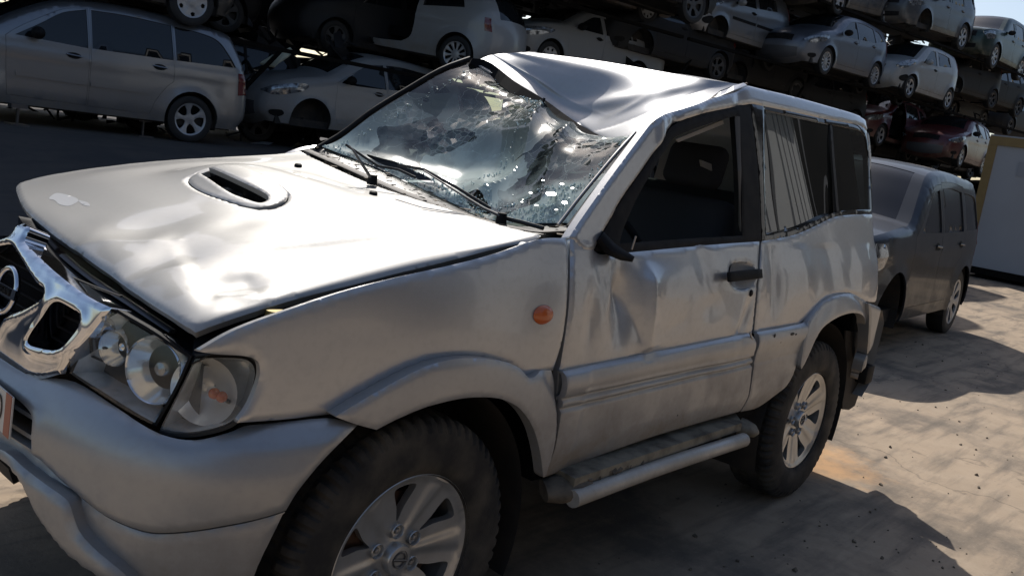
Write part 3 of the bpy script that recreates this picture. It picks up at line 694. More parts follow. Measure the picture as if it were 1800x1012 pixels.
# --- broken mirror foot
mp = SS.P(SS.inv([(1068, 436)]), .0)[0]
MBm = MB().tube([mp+np.array([-.03, .02, .03]), mp+np.array([0, -.01, .0]), mp+np.array([.015, -.045, -.012]), mp+np.array([.03, -.075, -.018])], [.040, .038, .030, .016], 12, flat=.55)
MBm.build('mirror_stub', M['black'], suv, sharp=50)
MB().tube([mp+np.array([.02, -.07, .01]), mp+np.array([.022, -.075, .05])], .003, 6).build('mirror_wire', M['steel'], suv)
def flap(name, pts, mat, parent, th=.003):
    pts = [np.array(p) for p in pts]; c = sum(pts)/len(pts); n = np.cross(pts[1]-pts[0], pts[-1]-pts[0]); n /= np.linalg.norm(n)
    V = pts+[p-n*th for p in pts]; k = len(pts)
    F = [tuple(range(k)), tuple(range(2*k-1, k-1, -1))]+[(i, (i+1) % k, k+(i+1) % k, k+i) for i in range(k)]
    return mesh_obj(name, V, F, mat, parent, False)
# --- control-net surfaces for the crushed roof and glass
def net_surface(rows, sign=1.0, extra=None):
    Pn = np.array([[on_plane(p[0], p[1], 1, p[2]) if len(p) == 3 else on_plane(*p) for p in r] for r in rows])
    nb, na = Pn.shape[:2]
    def cr(t, n):
        t = np.clip(t, 0, 1)*(n-1); i = np.clip(np.floor(t).astype(int), 0, n-2); f = t-i
        w = np.stack([-.5*f+f*f-.5*f**3, 1-2.5*f*f+1.5*f**3, .5*f+2*f*f-1.5*f**3, -.5*f*f+.5*f**3], -1)
        return i, w
    Q = np.pad(Pn, ((1, 1), (1, 1), (0, 0)), mode='edge')
    Q[0] = 2*Q[1]-Q[2]; Q[-1] = 2*Q[-2]-Q[-3]; Q[:, 0] = 2*Q[:, 1]-Q[:, 2]; Q[:, -1] = 2*Q[:, -2]-Q[:, -3]
    def fn(a, b):
        a = np.asarray(a, float); b = np.asarray(b, float)
        ov = np.stack([np.clip(a, 0, 1)*0, a*0, a*0], -1)
        i, wa = cr(a, na); j, wb = cr(b, nb); out = np.zeros(a.shape+(3,))
        for q in range(4):
            for p in range(4): out += Q[j+q, i+p]*(wb[..., q]*wa[..., p])[..., None]
        if extra is not None: out = out+extra(a, b)
        return out
    return Surf(fn, (0.0, 1.0), (0.0, 1.0), sign), Pn
roof_rows = [
    [(828, 108, 1, .50), (905, 153, 1, .25), (990, 208, 1, -.02), (1050, 243, 1, -.26), (1083, 254, 1, -.45)],
    [(858, 99, 0, 1.42), (928, 142, 0, 1.42), (990, 191, 0, 1.40), (1047, 232, 0, 1.275), (1089, 250, 1, -.50)],
    [(872, 96, 0, 1.45), (950, 140, 0, 1.44), (1015, 186, 0, 1.42), (1078, 214, 0, 1.30), (1128, 228, 1, -.555)],
    [(888, 94, 0, 1.48), (985, 126, 0, 1.47), (1070, 160, 0, 1.45), (1135, 184, 0, 1.345), (1195, 194, 1, -.575)],
    [(915, 92, 0, 1.50), (1020, 112, 0, 1.51), (1112, 135, 0, 1.50), (1178, 158, 0, 1.43), (1258, 170, 1, -.58)],
    [(950, 94, 0, 1.55), (1060, 109, 0, 1.57), (1165, 126, 0, 1.58), (1232, 139, 0, 1.54), (1308, 150, 1, -.575)]]
SR, RP = net_surface(roof_rows, 1.0)
def grid_sheet(name, S, na, nb, mat, parent, off=0.0, thick=.01, rng_a=(0, 1), rng_b=(0, 1), mod=None):
    A, B = np.meshgrid(np.linspace(*rng_a, na), np.linspace(*rng_b, nb)); ab = np.stack([A.ravel(), B.ravel()], 1)
    N = S.N(np.clip(ab, .004, .996)); P = S.P(ab)+N*off
    if mod is not None: P = P+N*mod(ab).reshape(-1, 1)
    F = [(j*na+i, j*na+i+1, (j+1)*na+i+1, (j+1)*na+i) for j in range(nb-1) for i in range(na-1)]
    V = P
    if thick:
        n0 = len(P); ring = [i for i in range(na)]+[j*na+na-1 for j in range(1, nb)]+[(nb-1)*na+i for i in range(na-2, -1, -1)]+[j*na for j in range(nb-2, 0, -1)]
        V = np.concatenate([P, P[ring], P[ring]-N[ring]*thick]); k = len(ring)
        F = F+[(n0+i, n0+k+i, n0+k+(i+1) % k, n0+(i+1) % k) for i in range(k)]
    return mesh_obj(name, V, F, mat, parent, True)
def roof_mod(ab):
    a, b = ab[:, 0], ab[:, 1]
    m = -.004*np.exp(-((b-.10)/.05)**2)
    m += .010*np.exp(-((a-.60-.55*(b-.55))/.07)**2-((b-.60)/.28)**2)-.006*np.exp(-((a-.80)/.06)**2-((b-.75)/.14)**2)
    m += .004*np.exp(-((a-.70)/.02)**2-((b-.55)/.10)**2)
    m += -.010*np.exp(-np.abs(a-.80-.22*(b-.5))/.035)*np.exp(-((b-.5)/.3)**2)+.006*np.exp(-np.abs(b-.33-.15*a)/.03)*np.exp(-((a-.35)/.2)**2)
    m += .0015*np.sin(9*a+6*b)+.006*np.exp(-((a-.62)/.025)**2-((b-.09)/.04)**2)-.005*np.exp(-((a-.72)/.03)**2-((b-.08)/.05)**2)
    return m
roof = grid_sheet('crushed_roof', SR, 120, 100, M['roof'], suv, mod=roof_mod, thick=.02)
# back part of the roof, still in shape, from the fold to the tailgate
rp_ = RP[-1]
A_, B_ = np.meshgrid(np.linspace(0, 1, 40), np.linspace(0, 1, 40))
V = []
for b in np.linspace(0, 1, 40):
    for a in np.linspace(0, 1, 40):
        r = SR.P(np.array([[a, 1.0]]), 0)[0]+SR.N(np.array([[a, .996]]))[0]*roof_mod(np.array([[a, 1.0]]))[0]
        y = .56-1.15*a; zt = 1.748+.035*(1-(y/.6)**2)-.05*sstep((b-.86)/.14)**2-.03*sstep((abs(y)-.5)/.09)
        x = r[0]+(3.0-r[0])*b+.03*b*(1-(y/.6)**2); k = sstep(b/.12)
        V.append((x, r[1]*(1-k)+y*k, r[2]*(1-k)+min(zt, 1.80)*k-.015*math.exp(-((b-.1)/.06)**2)))
F = [(j*40+i, j*40+i+1, (j+1)*40+i+1, (j+1)*40+i) for j in range(39) for i in range(39)]
mesh_obj('rear_roof', V, F, M['roof'], suv, True)
# --- torn flap and rust seam where the roof tore from the rail
def px3(u, v, y): return on_plane(u, v, 1, y)
fl1 = [px3(1250, 173, -.575), px3(1268, 160, -.572), px3(1290, 152, -.57), px3(1308, 147, -.565), px3(1313, 151, -.58), px3(1290, 160, -.60), px3(1262, 172, -.605)]
flap('torn_roof_seam', fl1, sil, suv)
MB().tube([px3(1243, 178, -.585), px3(1262, 167, -.578), px3(1290, 156, -.574), px3(1313, 147, -.566)], .004, 6).build('rusty_tear', M['rust'], suv)
# --- windscreen: crushed laminated glass
gl_rows = [
    [(566, 258, .62), (672, 298, .30), (785, 352, -.05), (880, 388, -.32), (1003, 392, -.61)],
    [(598, 243, .60), (700, 283, .28), (815, 325, -.04), (915, 352, -.33), (1030, 350, -.615)],
    [(655, 200, .57), (752, 255, .28), (862, 292, -.02), (950, 310, -.33), (1062, 312, -.615)],
    [(715, 165, .55), (810, 205, .28), (892, 225, .02), (990, 262, -.32), (1095, 278, -.61)],
    [(780, 128, .52), (862, 160, .27), (945, 200, .00), (1032, 238, -.31), (1120, 246, -.60)],
    [(830, 110, .50), (905, 155, .25), (990, 211, -.02), (1066, 248, -.32), (1136, 234, -.59)]]
def gl_extra(a, b):
    out = np.zeros(np.shape(a)+(3,)); env = np.sin(np.clip(a, 0, 1)*PI)**.6*np.sin(np.clip(b, 0, 1)*PI)**.6
    def tri(x): x = np.mod(x, 1); return np.abs(x-.5)*2
    z = .055*np.exp(-np.abs(a-.50-.12*np.sin(4*b))/.05)*env           # standing crease
    z += -.05*np.exp(-((a-.68)/.10)**2-((b-.30)/.22)**2)
    z += .03*np.exp(-np.abs(a-.80+.3*(b-.3))/.03)*env
    z += .020*env*(tri(2.3*a+1.1*b+.2*np.sin(7*b))-.5)+.014*env*(tri(1.2*a-3.1*b+.3*np.sin(5*a))-.5)+.008*env*(tri(6.1*a+2.7*b)-.5)
    z += -.04*np.exp(-((a-.25)/.2)**2-((b-.35)/.2)**2)
    out[..., 2] = z; out[..., 0] = z*.4
    return out
SG, GP = net_surface(gl_rows, 1.0, gl_extra)
# two tears in the glass, the rest stays in one sagging sheet
t1 = [(.13, .20), (.20, .13), (.34, .10), (.41, .14), (.36, .20), (.25, .24)]
t2 = [(.55, .08), (.62, .05), (.68, .09), (.63, .16), (.57, .15)]
wsv, wsf = cdt_region([densify([(0, 0), (1, 0), (1, 1), (0, 1)], .03)], [smooth(t1, 5), smooth(t2, 5)], .011)
WP = SG.P(np.clip(wsv, 0.0, 1.0)); WN = SG.N(np.clip(wsv, .005, .995))
_gc = SG.P(SG.inv([(965, 352)]))[0]; print('GLINT', _gc)
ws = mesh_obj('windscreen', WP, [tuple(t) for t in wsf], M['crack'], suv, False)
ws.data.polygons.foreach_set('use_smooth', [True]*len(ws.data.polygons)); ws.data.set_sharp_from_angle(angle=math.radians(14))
# white crumbled edges along the creases and tears: tiny cubes of safety glass
def crumbs(name, S, lines, n, spread, size, mat, parent, lift=.003):
    m = MB()
    for k in range(n):
        l = lines[rng.randint(len(lines))]; i = rng.randint(len(l)-1); t = rng.rand()
        ab = np.array(l[i])*(1-t)+np.array(l[i+1])*t+rng.randn(2)*spread; ab = np.clip(ab, 0.003, .997)
        p = S.P(ab[None])[0]+np.array([0, 0, lift]); s = size*(.4+rng.rand())
        R = Matrix.Rotation(rng.rand()*6, 4, Vector(rng.randn(3)).normalized()); R.translation = Vector(p)
        m.box(-s, s, -s*.8, s*.8, -s*.6, s*.6, R)
    o = m.build(name, mat, parent); o['kind'] = 'stuff'; return o
crumbs('glass_crumbs', SG, [[(.50, .15), (.53, .3), (.56, .45), (.55, .62), (.50, .80)], [(.02, .02), (.3, .06), (.6, .03), (.98, .02)], [(.93, .05), (.95, .5), (.96, .95)], [(.62, .05), (.72, .2), (.80, .30), (.92, .34)],
    [(.25, .24), (.36, .20), (.45, .12), (.5, .02)], [(.03, .05), (.05, .5), (.1, .95)], [(.50, .80), (.35, .9), (.2, .97)]], 620, .012, .0022, M['shard'], ws)
crumbs('glass_crumbs', SG, [[(.60, .05), (.64, .12), (.60, .2)], [(.70, .08), (.85, .12), (.97, .1)], [(.52, .02), (.6, .12)], [(.86, .02), (.9, .3)]], 420, .02, .0018, M['shard'], ws)
# facets of the broken screen, added and tilted to flash the sun
hv = Vector((-.335, -.07, .75)).normalized()
for k, (u, v, sz_) in enumerate([(965, 352, .020), (940, 372, .008), (990, 368, .010), (930, 350, .006), (1003, 342, .006), (952, 328, .005), (975, 380, .008), (915, 366, .005), (985, 335, .007), (900, 355, .004)]):
    c_ = Vector(SG.P(SG.inv([(u, v)]))[0])+Vector((-.01, -.01, .022)); n_ = (hv+Vector(rng.randn(3))*(.0 if k == 0 else .035)).normalized()
    q_ = n_.to_track_quat('Z', 'Y').to_matrix().to_4x4(); q_.translation = c_
    pts_ = [q_ @ Vector((sz_*(.6+.5*rng.rand())*math.cos(t_), sz_*(.45+.4*rng.rand())*math.sin(t_), 0)) for t_ in [2*PI*i_/8 for i_ in range(8)]]
    flap('glint_shard', [np.array(p_) for p_ in pts_], M['shard_sheet'], ws, .004)
# --- black seal, header rail and far pillar
def gl_line(pts, off=0.0, n=24, lift=(0, 0, 0)):
    ab = smooth(pts, 6, closed=False); return SG.P(ab)+np.array(lift)
def strip3(name, A, B, mat, parent, thick=.006, sm=True):
    A = np.array(A); B = np.array(B); n = len(A)
    nn = np.cross(A[1]-A[0], B[0]-A[0]); nn /= np.linalg.norm(nn)
    V = np.concatenate([A, B, A-nn*thick, B-nn*thick]); F = []
    for i in range(n-1):
        F += [(i, i+1, n+i+1, n+i), (2*n+i, 3*n+i, 3*n+i+1, 2*n+i+1), (i, 2*n+i, 2*n+i+1, i+1), (n+i, n+i+1, 3*n+i+1, 3*n+i)]
    F += [(0, n, 3*n, 2*n), (n-1, 3*n-1, 4*n-1, 2*n-1)]
    return mesh_obj(name, V, F, mat, parent, False)
top = [px3(u, v, y) for u, v, y in [(826, 107, .505), (842, 108, .49), (905, 151, .25), (950, 178, .12), (990, 207, -.02), (1035, 236, -.2), (1066, 249, -.32), (1086, 254, -.43)]]
topd = [px3(u, v, y) for u, v, y in [(822, 116, .50), (838, 126, .475), (893, 168, .23), (935, 199, .10), (972, 228, -.04), (1012, 258, -.2), (1040, 272, -.32), (1066, 270, -.43)]]
def resm(P, n=20): 
    P = np.array(P); s = np.concatenate([[0], np.cumsum(np.linalg.norm(np.diff(P, axis=0), axis=1))]); t = np.linspace(0, s[-1], n)
    return np.stack([crv(s, P[:, k])(t) for k in range(3)], 1)
strip3('windscreen_header', resm(top)+np.array([0, 0, -.003]), resm(topd)+np.array([0.0, 0, -.003]), M['void'], suv, .03)
far = resm([px3(u, v, y) for u, v, y in [(556, 262, .64), (600, 236, .63), (655, 195, .60), (715, 158, .575), (780, 121, .54), (826, 104, .52)]], 16)
MB().tube(far, .012, 8).build('far_pillar', M['black'], suv, sharp=50)
# near-side glass seal along the pillar
nr = resm([px3(u, v, y) for u, v, y in [(1000, 400, -.665), (1032, 358, -.655), (1066, 316, -.645), (1100, 275, -.635), (1134, 237, -.62)]], 16)
MB().tube(nr, .010, 8).build('pillar_seal', M['rubber'], suv, sharp=50)
MB().tube(nr+np.array([-.016, .028, .002]), .006, 8).build('pillar_moulding', M['steel'], suv, sharp=50)
# roof aerial stub
ab_ = px3(955, 196, -.0)
MB().tube([px3(956, 192, .01), px3(955, 185, .01), px3(955, 178, .01), px3(957, 173, .01)], [.016, .013, .006, .005], 10).build('aerial_base', M['black'], suv, sharp=50)
# --- scuttle panel with leaves and glass
hr = resm([SH.P(SH.inv([p]), -.012)[0] for p in [(527, 266), (560, 283), (660, 327), (780, 366), (880, 396), (952, 414)]]+[SS.P(SS.inv([(1004, 418)]), -.005)[0]], 40)
gb = resm([SG.P(np.array([[a, 0.0]]))[0] for a in (0, .25, .5, .75, 1)], 40)
mid = (hr+gb)/2+np.array([0, 0, -.008]); V = np.concatenate([hr+np.array([0, 0, -.012]), (hr*.7+gb*.3)+np.array([0, 0, -.02]), mid, gb+np.array([.0, 0, -.006]), gb+np.array([.10, 0, -.03])])
F = [(j*40+i, j*40+i+1, (j+1)*40+i+1, (j+1)*40+i) for j in range(4) for i in range(39)]
cowl = mesh_obj('scuttle_panel', V, [f[::-1] for f in F], M['cowl'], suv, True)
MB().tube(list(hr*.60+gb*.40+np.array([0, 0, .002])), .022, 8, flat=.25).build('scuttle_trim', M['dusty_trim'], cowl, sharp=60)
m = MB()
for k in range(70):
    i = rng.randint(0, 39); t = rng.rand()*.9+.05; p = hr[i]*(1-t)+gb[i]*t+np.array([0, 0, .004+.004*rng.rand()]); s = .004+.010*rng.rand()
    R = Matrix.Rotation(rng.rand()*6.28, 4, 'Z') @ Matrix.Rotation(rng.randn()*.3, 4, 'X'); R.translation = Vector(p)
    m.box(-s, s, -s*.4, s*.4, -.0008, .0008, R)
m.build('leaf_litter', M['leaf'], cowl)['kind'] = 'stuff'
crumbs('glass_crumbs', SG, [[(.0, .02), (.5, .0), (.99, .0)]], 160, .03, .0020, M['shard'], cowl)
# --- wipers
def seg3(pts): return [px3(*p) for p in pts]
w1 = MB().tube(seg3([(651, 311, .08), (636, 288, .09), (622, 266, .10), (614, 256, .12)]), [.009, .008, .006, .004], 8, flat=.6)
wa = w1.build('wiper_arm', M['wiper'], suv, sharp=50)
MB().tube(seg3([(607, 254, .14), (640, 276, .10), (665, 292, .05), (700, 298, .0), (730, 312, -.06)]), .0045, 6).build('wiper_blade', M['rubber'], wa)
w2 = MB().tube(seg3([(879, 379, -.45), (850, 366, -.40), (800, 335, -.3), (745, 300, -.18)]), [.009, .008, .006, .004], 8, flat=.6).build('wiper_arm', M['wiper'], suv, sharp=50)
MB().tube(seg3([(700, 290, -.05), (745, 298, -.16), (800, 328, -.28), (862, 366, -.40)]), .005, 6).build('wiper_blade', M['rubber'], w2)
for p in ((655, 314, .08), (882, 381, -.45)):
    c = px3(*p); MB().tube([c-np.array([0, 0, .02]), c+np.array([0, 0, .012])], [.018, .015], 12).build('wiper_nut', M['black'], suv, sharp=50)
MB().tube(seg3([(885, 383, -.44), (915, 390, -.50), (955, 401, -.58)]), .007, 6).build('washer_hose', M['rubber'], suv)
# --- cabin
dash = MB(); prof = [(.72, 1.06), (.80, 1.12), (.95, 1.135), (1.08, 1.10), (1.12, 1.02), (1.10, .85), (1.16, .72), (.80, .70)]
V = [(x, y, z) for y in (-.66, -.3, .3, .66) for x, z in prof]; n = len(prof)
dash.add(V, [(j*n+i, j*n+(i+1) % n, (j+1)*n+(i+1) % n, (j+1)*n+i) for j in range(3) for i in range(n)])
d = dash.build('dashboard', M['trim'], suv, sharp=40)
st = Matrix.Translation((1.28, -.34, 1.06)) @ Matrix.Rotation(math.radians(62), 4, 'Y') @ Matrix.Rotation(PI/2, 4, 'X')
ring = [tuple(st @ Vector((.19*math.cos(q), 0, .19*math.sin(q)))) for q in [2*PI*k/32 for k in range(33)]]
sw = MB().tube(ring, .014, 8).build('steering_wheel', M['black'], suv, sharp=50)
MB().tube([tuple(st @ Vector((-.18, 0, 0))), tuple(st @ Vector((0, -.02, 0))), tuple(st @ Vector((.18, 0, 0)))], [.015, .05, .015], 8).build('steering_hub', M['black'], sw, sharp=50)
def seat(cx, cy):
    o = MB().box(cx-.25, cx+.25, cy-.25, cy+.25, .55, .72).build('seat', M['fabric'], suv); bevel(o, .05, 3)
    Mx = Matrix.Translation((cx+.27, cy, .95)) @ Matrix.Rotation(math.radians(15), 4, 'Y')
    b = MB().box(-.07, .07, -.25, .25, -.28, .36, Mx).build('backrest', M['fabric'], o); bevel(b, .06, 3)
    Mh = Matrix.Translation((cx+.40, cy, 1.42)) @ Matrix.Rotation(math.radians(15), 4, 'Y')
    h = MB().box(-.045, .045, -.13, .13, -.09, .09, Mh).build('headrest', M['fabric'], o); bevel(h, .04, 3)
    return o
seat(1.42, -.36); seat(1.42, .36)
o = MB().box(2.15, 2.6, -.55, .55, .6, .78).build('rear_bench', M['fabric'], suv); bevel(o, .05)
Mx = Matrix.Translation((2.62, 0, 1.0)) @ Matrix.Rotation(math.radians(12), 4, 'Y')
b = MB().box(-.06, .06, -.55, .55, -.25, .32, Mx).build('rear_backrest', M['fabric'], o); bevel(b, .05)
# floor, firewall, engine bay, headliner
MB().box(-.50, .50, -.55, .55, .42, .86).box(.62, .74, -.70, .70, .45, 1.10).box(.74, 3.05, -.74, .74, .46, .56).box(-.50, 3.0, -.40, .40, .30, .44).box(.52, 1.95, -.76, .76, .46, .54).box(1.9, 1.98, -.74, .74, .5, .8).box(2.92, 3.08, -.74, .74, .42, 1.12).build('floor_pan', M['void'], suv)
MB().tube([(2.16, -.45, .40), (2.75, -.45, .42), (3.0, -.45, .42)], .035, 10).build('exhaust_pipe', M['rust'], suv, sharp=50)
hl = MB(); V = []
for a in np.linspace(.02, .98, 14):
    for b in np.linspace(.12, .98, 12):
        V.append(SR.P(np.array([[a, b]]), 0)[0]-np.array([0, 0, .045]))
hl.add(V, [(i*12+j, i*12+j+1, (i+1)*12+j+1, (i+1)*12+j) for i in range(13) for j in range(11)])
hl.build('headliner', M['headliner'], suv, sharp=60)
# sun visor and crushed lining seen through the glass
flap('sun_visor', [px3(1000, 250, -.1), px3(905, 190, .15), px3(890, 206, .15), px3(985, 268, -.1)], M['trim'], suv, .02)
flap('door_top_lining', [px3(1186, 245, -.60), px3(1268, 211, -.585), px3(1270, 218, -.585), px3(1190, 250, -.60)], M['headliner'], suv, .006)
MB().tube([px3(1296, 205, -.62), px3(1300, 300, -.69), px3(1300, 415, -.72)], [.012, .014, .016], 8, flat=.3).build('seat_belt_pillar', M['trim'], suv)
flap('lit_spot_flap', [px3(1229, 281, -.5), px3(1247, 288, -.5), px3(1248, 300, -.5), px3(1231, 292, -.5)], M['headliner'], suv, .01)  # pale flap painting a lit spot beside the headrest
# --- far side and tail, mirrored and undented
def far_panel(name, pts, mat, h=.04, off=0.0, offfn=None, thick=.02, holes=()):
    return panel(name, SB, [pts], mat, suv, h=h, off=off, thick=thick, px=False, sm=4, mirror=True, offfn=offfn, holes=holes)
def cpx(l, S=SB, off=0): return [tuple(a)+((1,) if len(p) > 2 else ()) for a, p in zip(S.inv(np.array([q[:2] for q in l], float), off), l)]
for nm, pts, mt in (('front_wing', wing_px, sil), ('door', door_px, sil), ('rear_quarter', qt_px, sil), ('quarter_cladding', ql_px, M['cladding'])):
    q_ = cpx(pts)
    if nm == 'front_wing': q_ = [(max(p[0], -.12),)+tuple(p[1:]) for p in q_ if p[0] > -.30]
    far_panel(nm, q_, mt, h=.03)
far_panel('front_arch_flare', cpx(fl_px), M['cladding'], h=.025, off=.012, offfn=flare_off(0, -.004, .03, .42, .6))
far_panel('rear_arch_flare', cpx(rf_px), M['cladding'], h=.025, off=.012, offfn=flare_off(2.45, -.004, .03, .42, .6))
far_panel('quarter_window', cpx(qw_o), M['tint'], off=-.006, thick=0)
far_panel('roof_rail', [(1.66, 1.66, 1), (1.66, 1.745, 1), (2.9, 1.735), (3.02, 1.60), (3.06, 1.33, 1), (3.0, 1.33, 1), (2.95, 1.60), (2.85, 1.66)], sil)
# far screen-side pillar and rail leaning in with the roof edge
pe = resm([px3(826, 104, .52), px3(880, 96, .54), px3(960, 97, .56), (1.95, .57, 1.74)], 14)
MB().tube(pe-np.array([0, 0, .022]), .014, 8).build('far_roof_rail', sil, suv, sharp=60)
tg = MB(); V = []
for z in np.linspace(.62, 1.74, 16):
    for t in np.linspace(-1, 1, 18):
        wv = float(zw(np.array(z))-.10); V.append((3.10+.05*(1-t*t)-.10*sstep((z-1.1)/.65), t*wv, z))
tg.add(V, [(j*18+i, j*18+i+1, (j+1)*18+i+1, (j+1)*18+i) for j in range(15) for i in range(17)])
tail = tg.build('tailgate', sil, suv, sharp=60)
tg = MB(); V = []
for z in np.linspace(1.2, 1.62, 6):
    for t in np.linspace(-.85, .85, 12):
        wv = float(zw(np.array(z))-.10); V.append((3.112+.05*(1-t*t)-.10*sstep((z-1.1)/.65), t*wv, z))
tg.add(V, [(j*12+i, j*12+i+1, (j+1)*12+i+1, (j+1)*12+i) for j in range(5) for i in range(11)]); tg.build('tailgate_window', M['darkglass'], tail, sharp=60)
bb = MB(); V = []
for z, o in ((.40, -.02), (.46, .05), (.78, .07), (.85, .0)):
    for t in np.linspace(-1, 1, 14): V.append((3.14+o+.05*(1-t*t), t*.80, z))
bb.add(V, [(j*14+i, j*14+i+1, (j+1)*14+i+1, (j+1)*14+i) for j in range(3) for i in range(13)]); bb.build('rear_bumper_bar', M['bumper'], suv, sharp=50)
# mud flap, tow eye
mf = [px3(u, v, -.74) for u, v in [(1484, 580), (1516, 585), (1514, 650), (1506, 695), (1500, 712), (1490, 719), (1478, 718), (1480, 680)]]
flap('mud_flap', mf, M['liner'], suv, .008)
c = on_plane(1520, 655, 0, 3.17)
o = MB().box(c[0]-.05, c[0]+.05, c[1]-.03, c[1]+.03, c[2]-.05, c[2]+.045).build('tow_bracket', M['black'], suv); bevel(o, .01)
# --- nose: chrome V grille
def sz(px, S=SFa, off=0): return [tuple(x) for x in S.inv(np.array([p[:2] for p in px], float), off)]
SC = .02
def mir(pts): return [(2*SC-p[0],)+tuple(p[1:]) for p in pts][::-1]
def tagc(l, idx): return [tuple(p)+((1,) if i in idx else ()) for i, p in enumerate(l)]
gt = sz([(56, 427), (73, 447), (124, 493), (170, 525), (207, 543)]); gb_ = sz([(124, 656), (87, 664), (48, 659), (26, 648), (8, 632)])
grille_out = tagc([(SC+.03, 1.045)]+gt+gb_, {5, 6}); grille_out = grille_out+mir(grille_out)
cav = sz([(83, 499), (96, 510), (98, 522), (88, 532), (60, 548), (37, 559), (20, 580)])
cav_h = [(SC+.022, .995)]+cav; cavity = cav_h+[(SC, cav[-1][1]-.012)]+mir(cav_h)
op = tagc(sz([(72, 601), (77, 588), (106, 540), (116, 533), (127, 535), (152, 549), (160, 558), (157, 574), (136, 607), (124, 615), (110, 616), (80, 609)]), {})
def grille_off(v):
    d = seg_dist(v, smooth(op, 4)); d2 = seg_dist(v, smooth(mir(op), 4)); d = np.minimum(d, d2)
    d3 = seg_dist(v, smooth(cavity, 4))
    return .009*np.exp(-(d/.016)**2)+.010*np.exp(-(d3/.02)**2)+.006*sstep((.90-v[:, 1])/.06)
grille = panel('grille', SFa, [grille_out], M['chrome'], suv, h=.0075, off=.022, thick=.05, px=False, sm=4, holes=[cavity, op, mir(op)], offfn=grille_off, edge_round=.012)
panel('grille_mesh', SFa, [grille_out], M['void'], suv, h=.05, off=-.035, thick=0, px=False, sm=4)
for i in range(6):
    z = .84+.028*i
    m = MB(); ss = np.linspace(-.40, .44, 22); P = SFa.P(np.stack([ss, np.full(22, z)], 1), -.022); m.tube(list(P), .004, 6, flat=.6)
    m.build('grille_bar', M['black'], grille)
# emblem: ring with a bar across it, letters on the bar
bc = SFa.inv([(29, 512)])[0]; Nb = SFa.N(np.array([bc]))[0]; Pb = SFa.P(np.array([bc]), .012)[0]
ex = np.cross((0, 0, 1), Nb); ex /= np.linalg.norm(ex); ez = np.cross(Nb, ex)
ex = -ex if ex[1] > 0 else ex     # ex runs towards the near side of the car
def emb(x, y, d=0.0): return Pb+ex*x+ez*y+Nb*d
ring = [emb(.052*math.cos(q), .052*math.sin(q), .010) for q in [2*PI*k/36 for k in range(37)]]
eb = MB().tube(ring, .0075, 8).build('emblem_ring', M['chrome'], grille, sharp=50)
br = MB(); br.add([emb(sx*.066, sy*.012, d) for d in (.008, .018) for sx, sy in ((-1, -1), (1, -1), (1, 1), (-1, 1))], [(4, 5, 6, 7), (0, 1, 5, 4), (1, 2, 6, 5), (2, 3, 7, 6), (3, 0, 4, 7), (3, 2, 1, 0)])
br.build('emblem_bar', M['chrome'], eb)
def text_mesh(txt, size, ext, name, mat, parent, mtx):
    cu = bpy.data.curves.new(name, 'FONT'); cu.body = txt; cu.size = size; cu.extrude = ext; cu.align_x = 'CENTER'; cu.align_y = 'CENTER'
    o = bpy.data.objects.new(name, cu); C.objects.link(o)
    dg = bpy.context.evaluated_depsgraph_get(); me = bpy.data.meshes.new_from_object(o.evaluated_get(dg)); bpy.data.objects.remove(o)
    me.materials.clear(); me.materials.append(mat); o = bpy.data.objects.new(name, me); C.objects.link(o); o.parent = parent
    me.transform(mtx); return o
def frame_m(o, x, y, z): return Matrix(((x[0], y[0], z[0], o[0]), (x[1], y[1], z[1], o[1]), (x[2], y[2], z[2], o[2]), (0, 0, 0, 1)))
text_mesh('NISSAN', .024, .0015, 'emblem_letters', M['black'], eb, frame_m(emb(0, 0, .0195), ex if np.cross(ex, ez)@Nb > 0 else -ex, ez, Nb))
# --- headlamps (near one from the photograph, far one mirrored)
lamp_px = [(126, 655, 1), (140, 625), (160, 590), (185, 560), (209, 544, 1), (270, 580), (339, 626, 1), (315, 680), (292, 722), (277, 748, 1), (230, 722), (180, 690)]
corner_px = [(345, 626, 1), (390, 624), (428, 626), (444, 633), (451, 648), (448, 672), (438, 704), (420, 732), (392, 750), (340, 762), (300, 761), (282, 756, 1), (298, 722), (322, 675)]
lamp_z = sz(lamp_px); corner_z = sz(corner_px)
def lens_housing(zs, cor, nm, mirror=False):
    pts = tagc(zs, {i for i, p in enumerate(cor) if len(p) > 2})
    if mirror: pts = [(-p[0],)+tuple(p[1:]) for p in pts][::-1]
    c = np.mean(np.array([p[:2] for p in pts]), 0)
    ins = [(c[0]+(p[0]-c[0])*.955, c[1]+(p[1]-c[1])*.94)+tuple(p[2:]) for p in pts]
    frame = panel(nm+'_housing', SFa, [pts], M['black'], suv, h=.02, off=.006, thick=.02, px=False, sm=4, holes=[ins], edge_round=.003)
    # deep bucket
    sm = smooth(ins, 4); A = SFa.P(sm, .002); B = SFa.P(c+(sm-c)*.86, -.075); n = len(A)
    V = np.concatenate([A, B]); F = [(i, (i+1) % n, n+(i+1) % n, n+i) for i in range(n)]
    v, f = cdt_region([c+(sm-c)*.86], [], .02); P = SFa.P(v, -.075+.012*np.sin(40*v[:, 0])*np.cos(30*v[:, 1])); k = len(V)
    V = np.concatenate([V, P]); F += [tuple(t+k) for t in f]
    bucket = mesh_obj('lamp_bucket', V, F, M['lamp_silver'], frame, True, sharp=35)
    return frame, bucket, ins
lf, lb, lins = lens_housing(lamp_z, lamp_px, 'headlight')
panel('headlight_lens', SFa, [lins], M['lens'], lf, h=.015, off=.010, thick=0, px=False, sm=4, offfn=lambda v: .006*np.sin((v[:, 0]-.38)*10))
cf, cb, cins = lens_housing(corner_z, corner_px, 'indicator')
panel('indicator_lens', SFa, [cins], M['lens_frost'], cf, h=.015, off=.010, thick=0, px=False, sm=4)
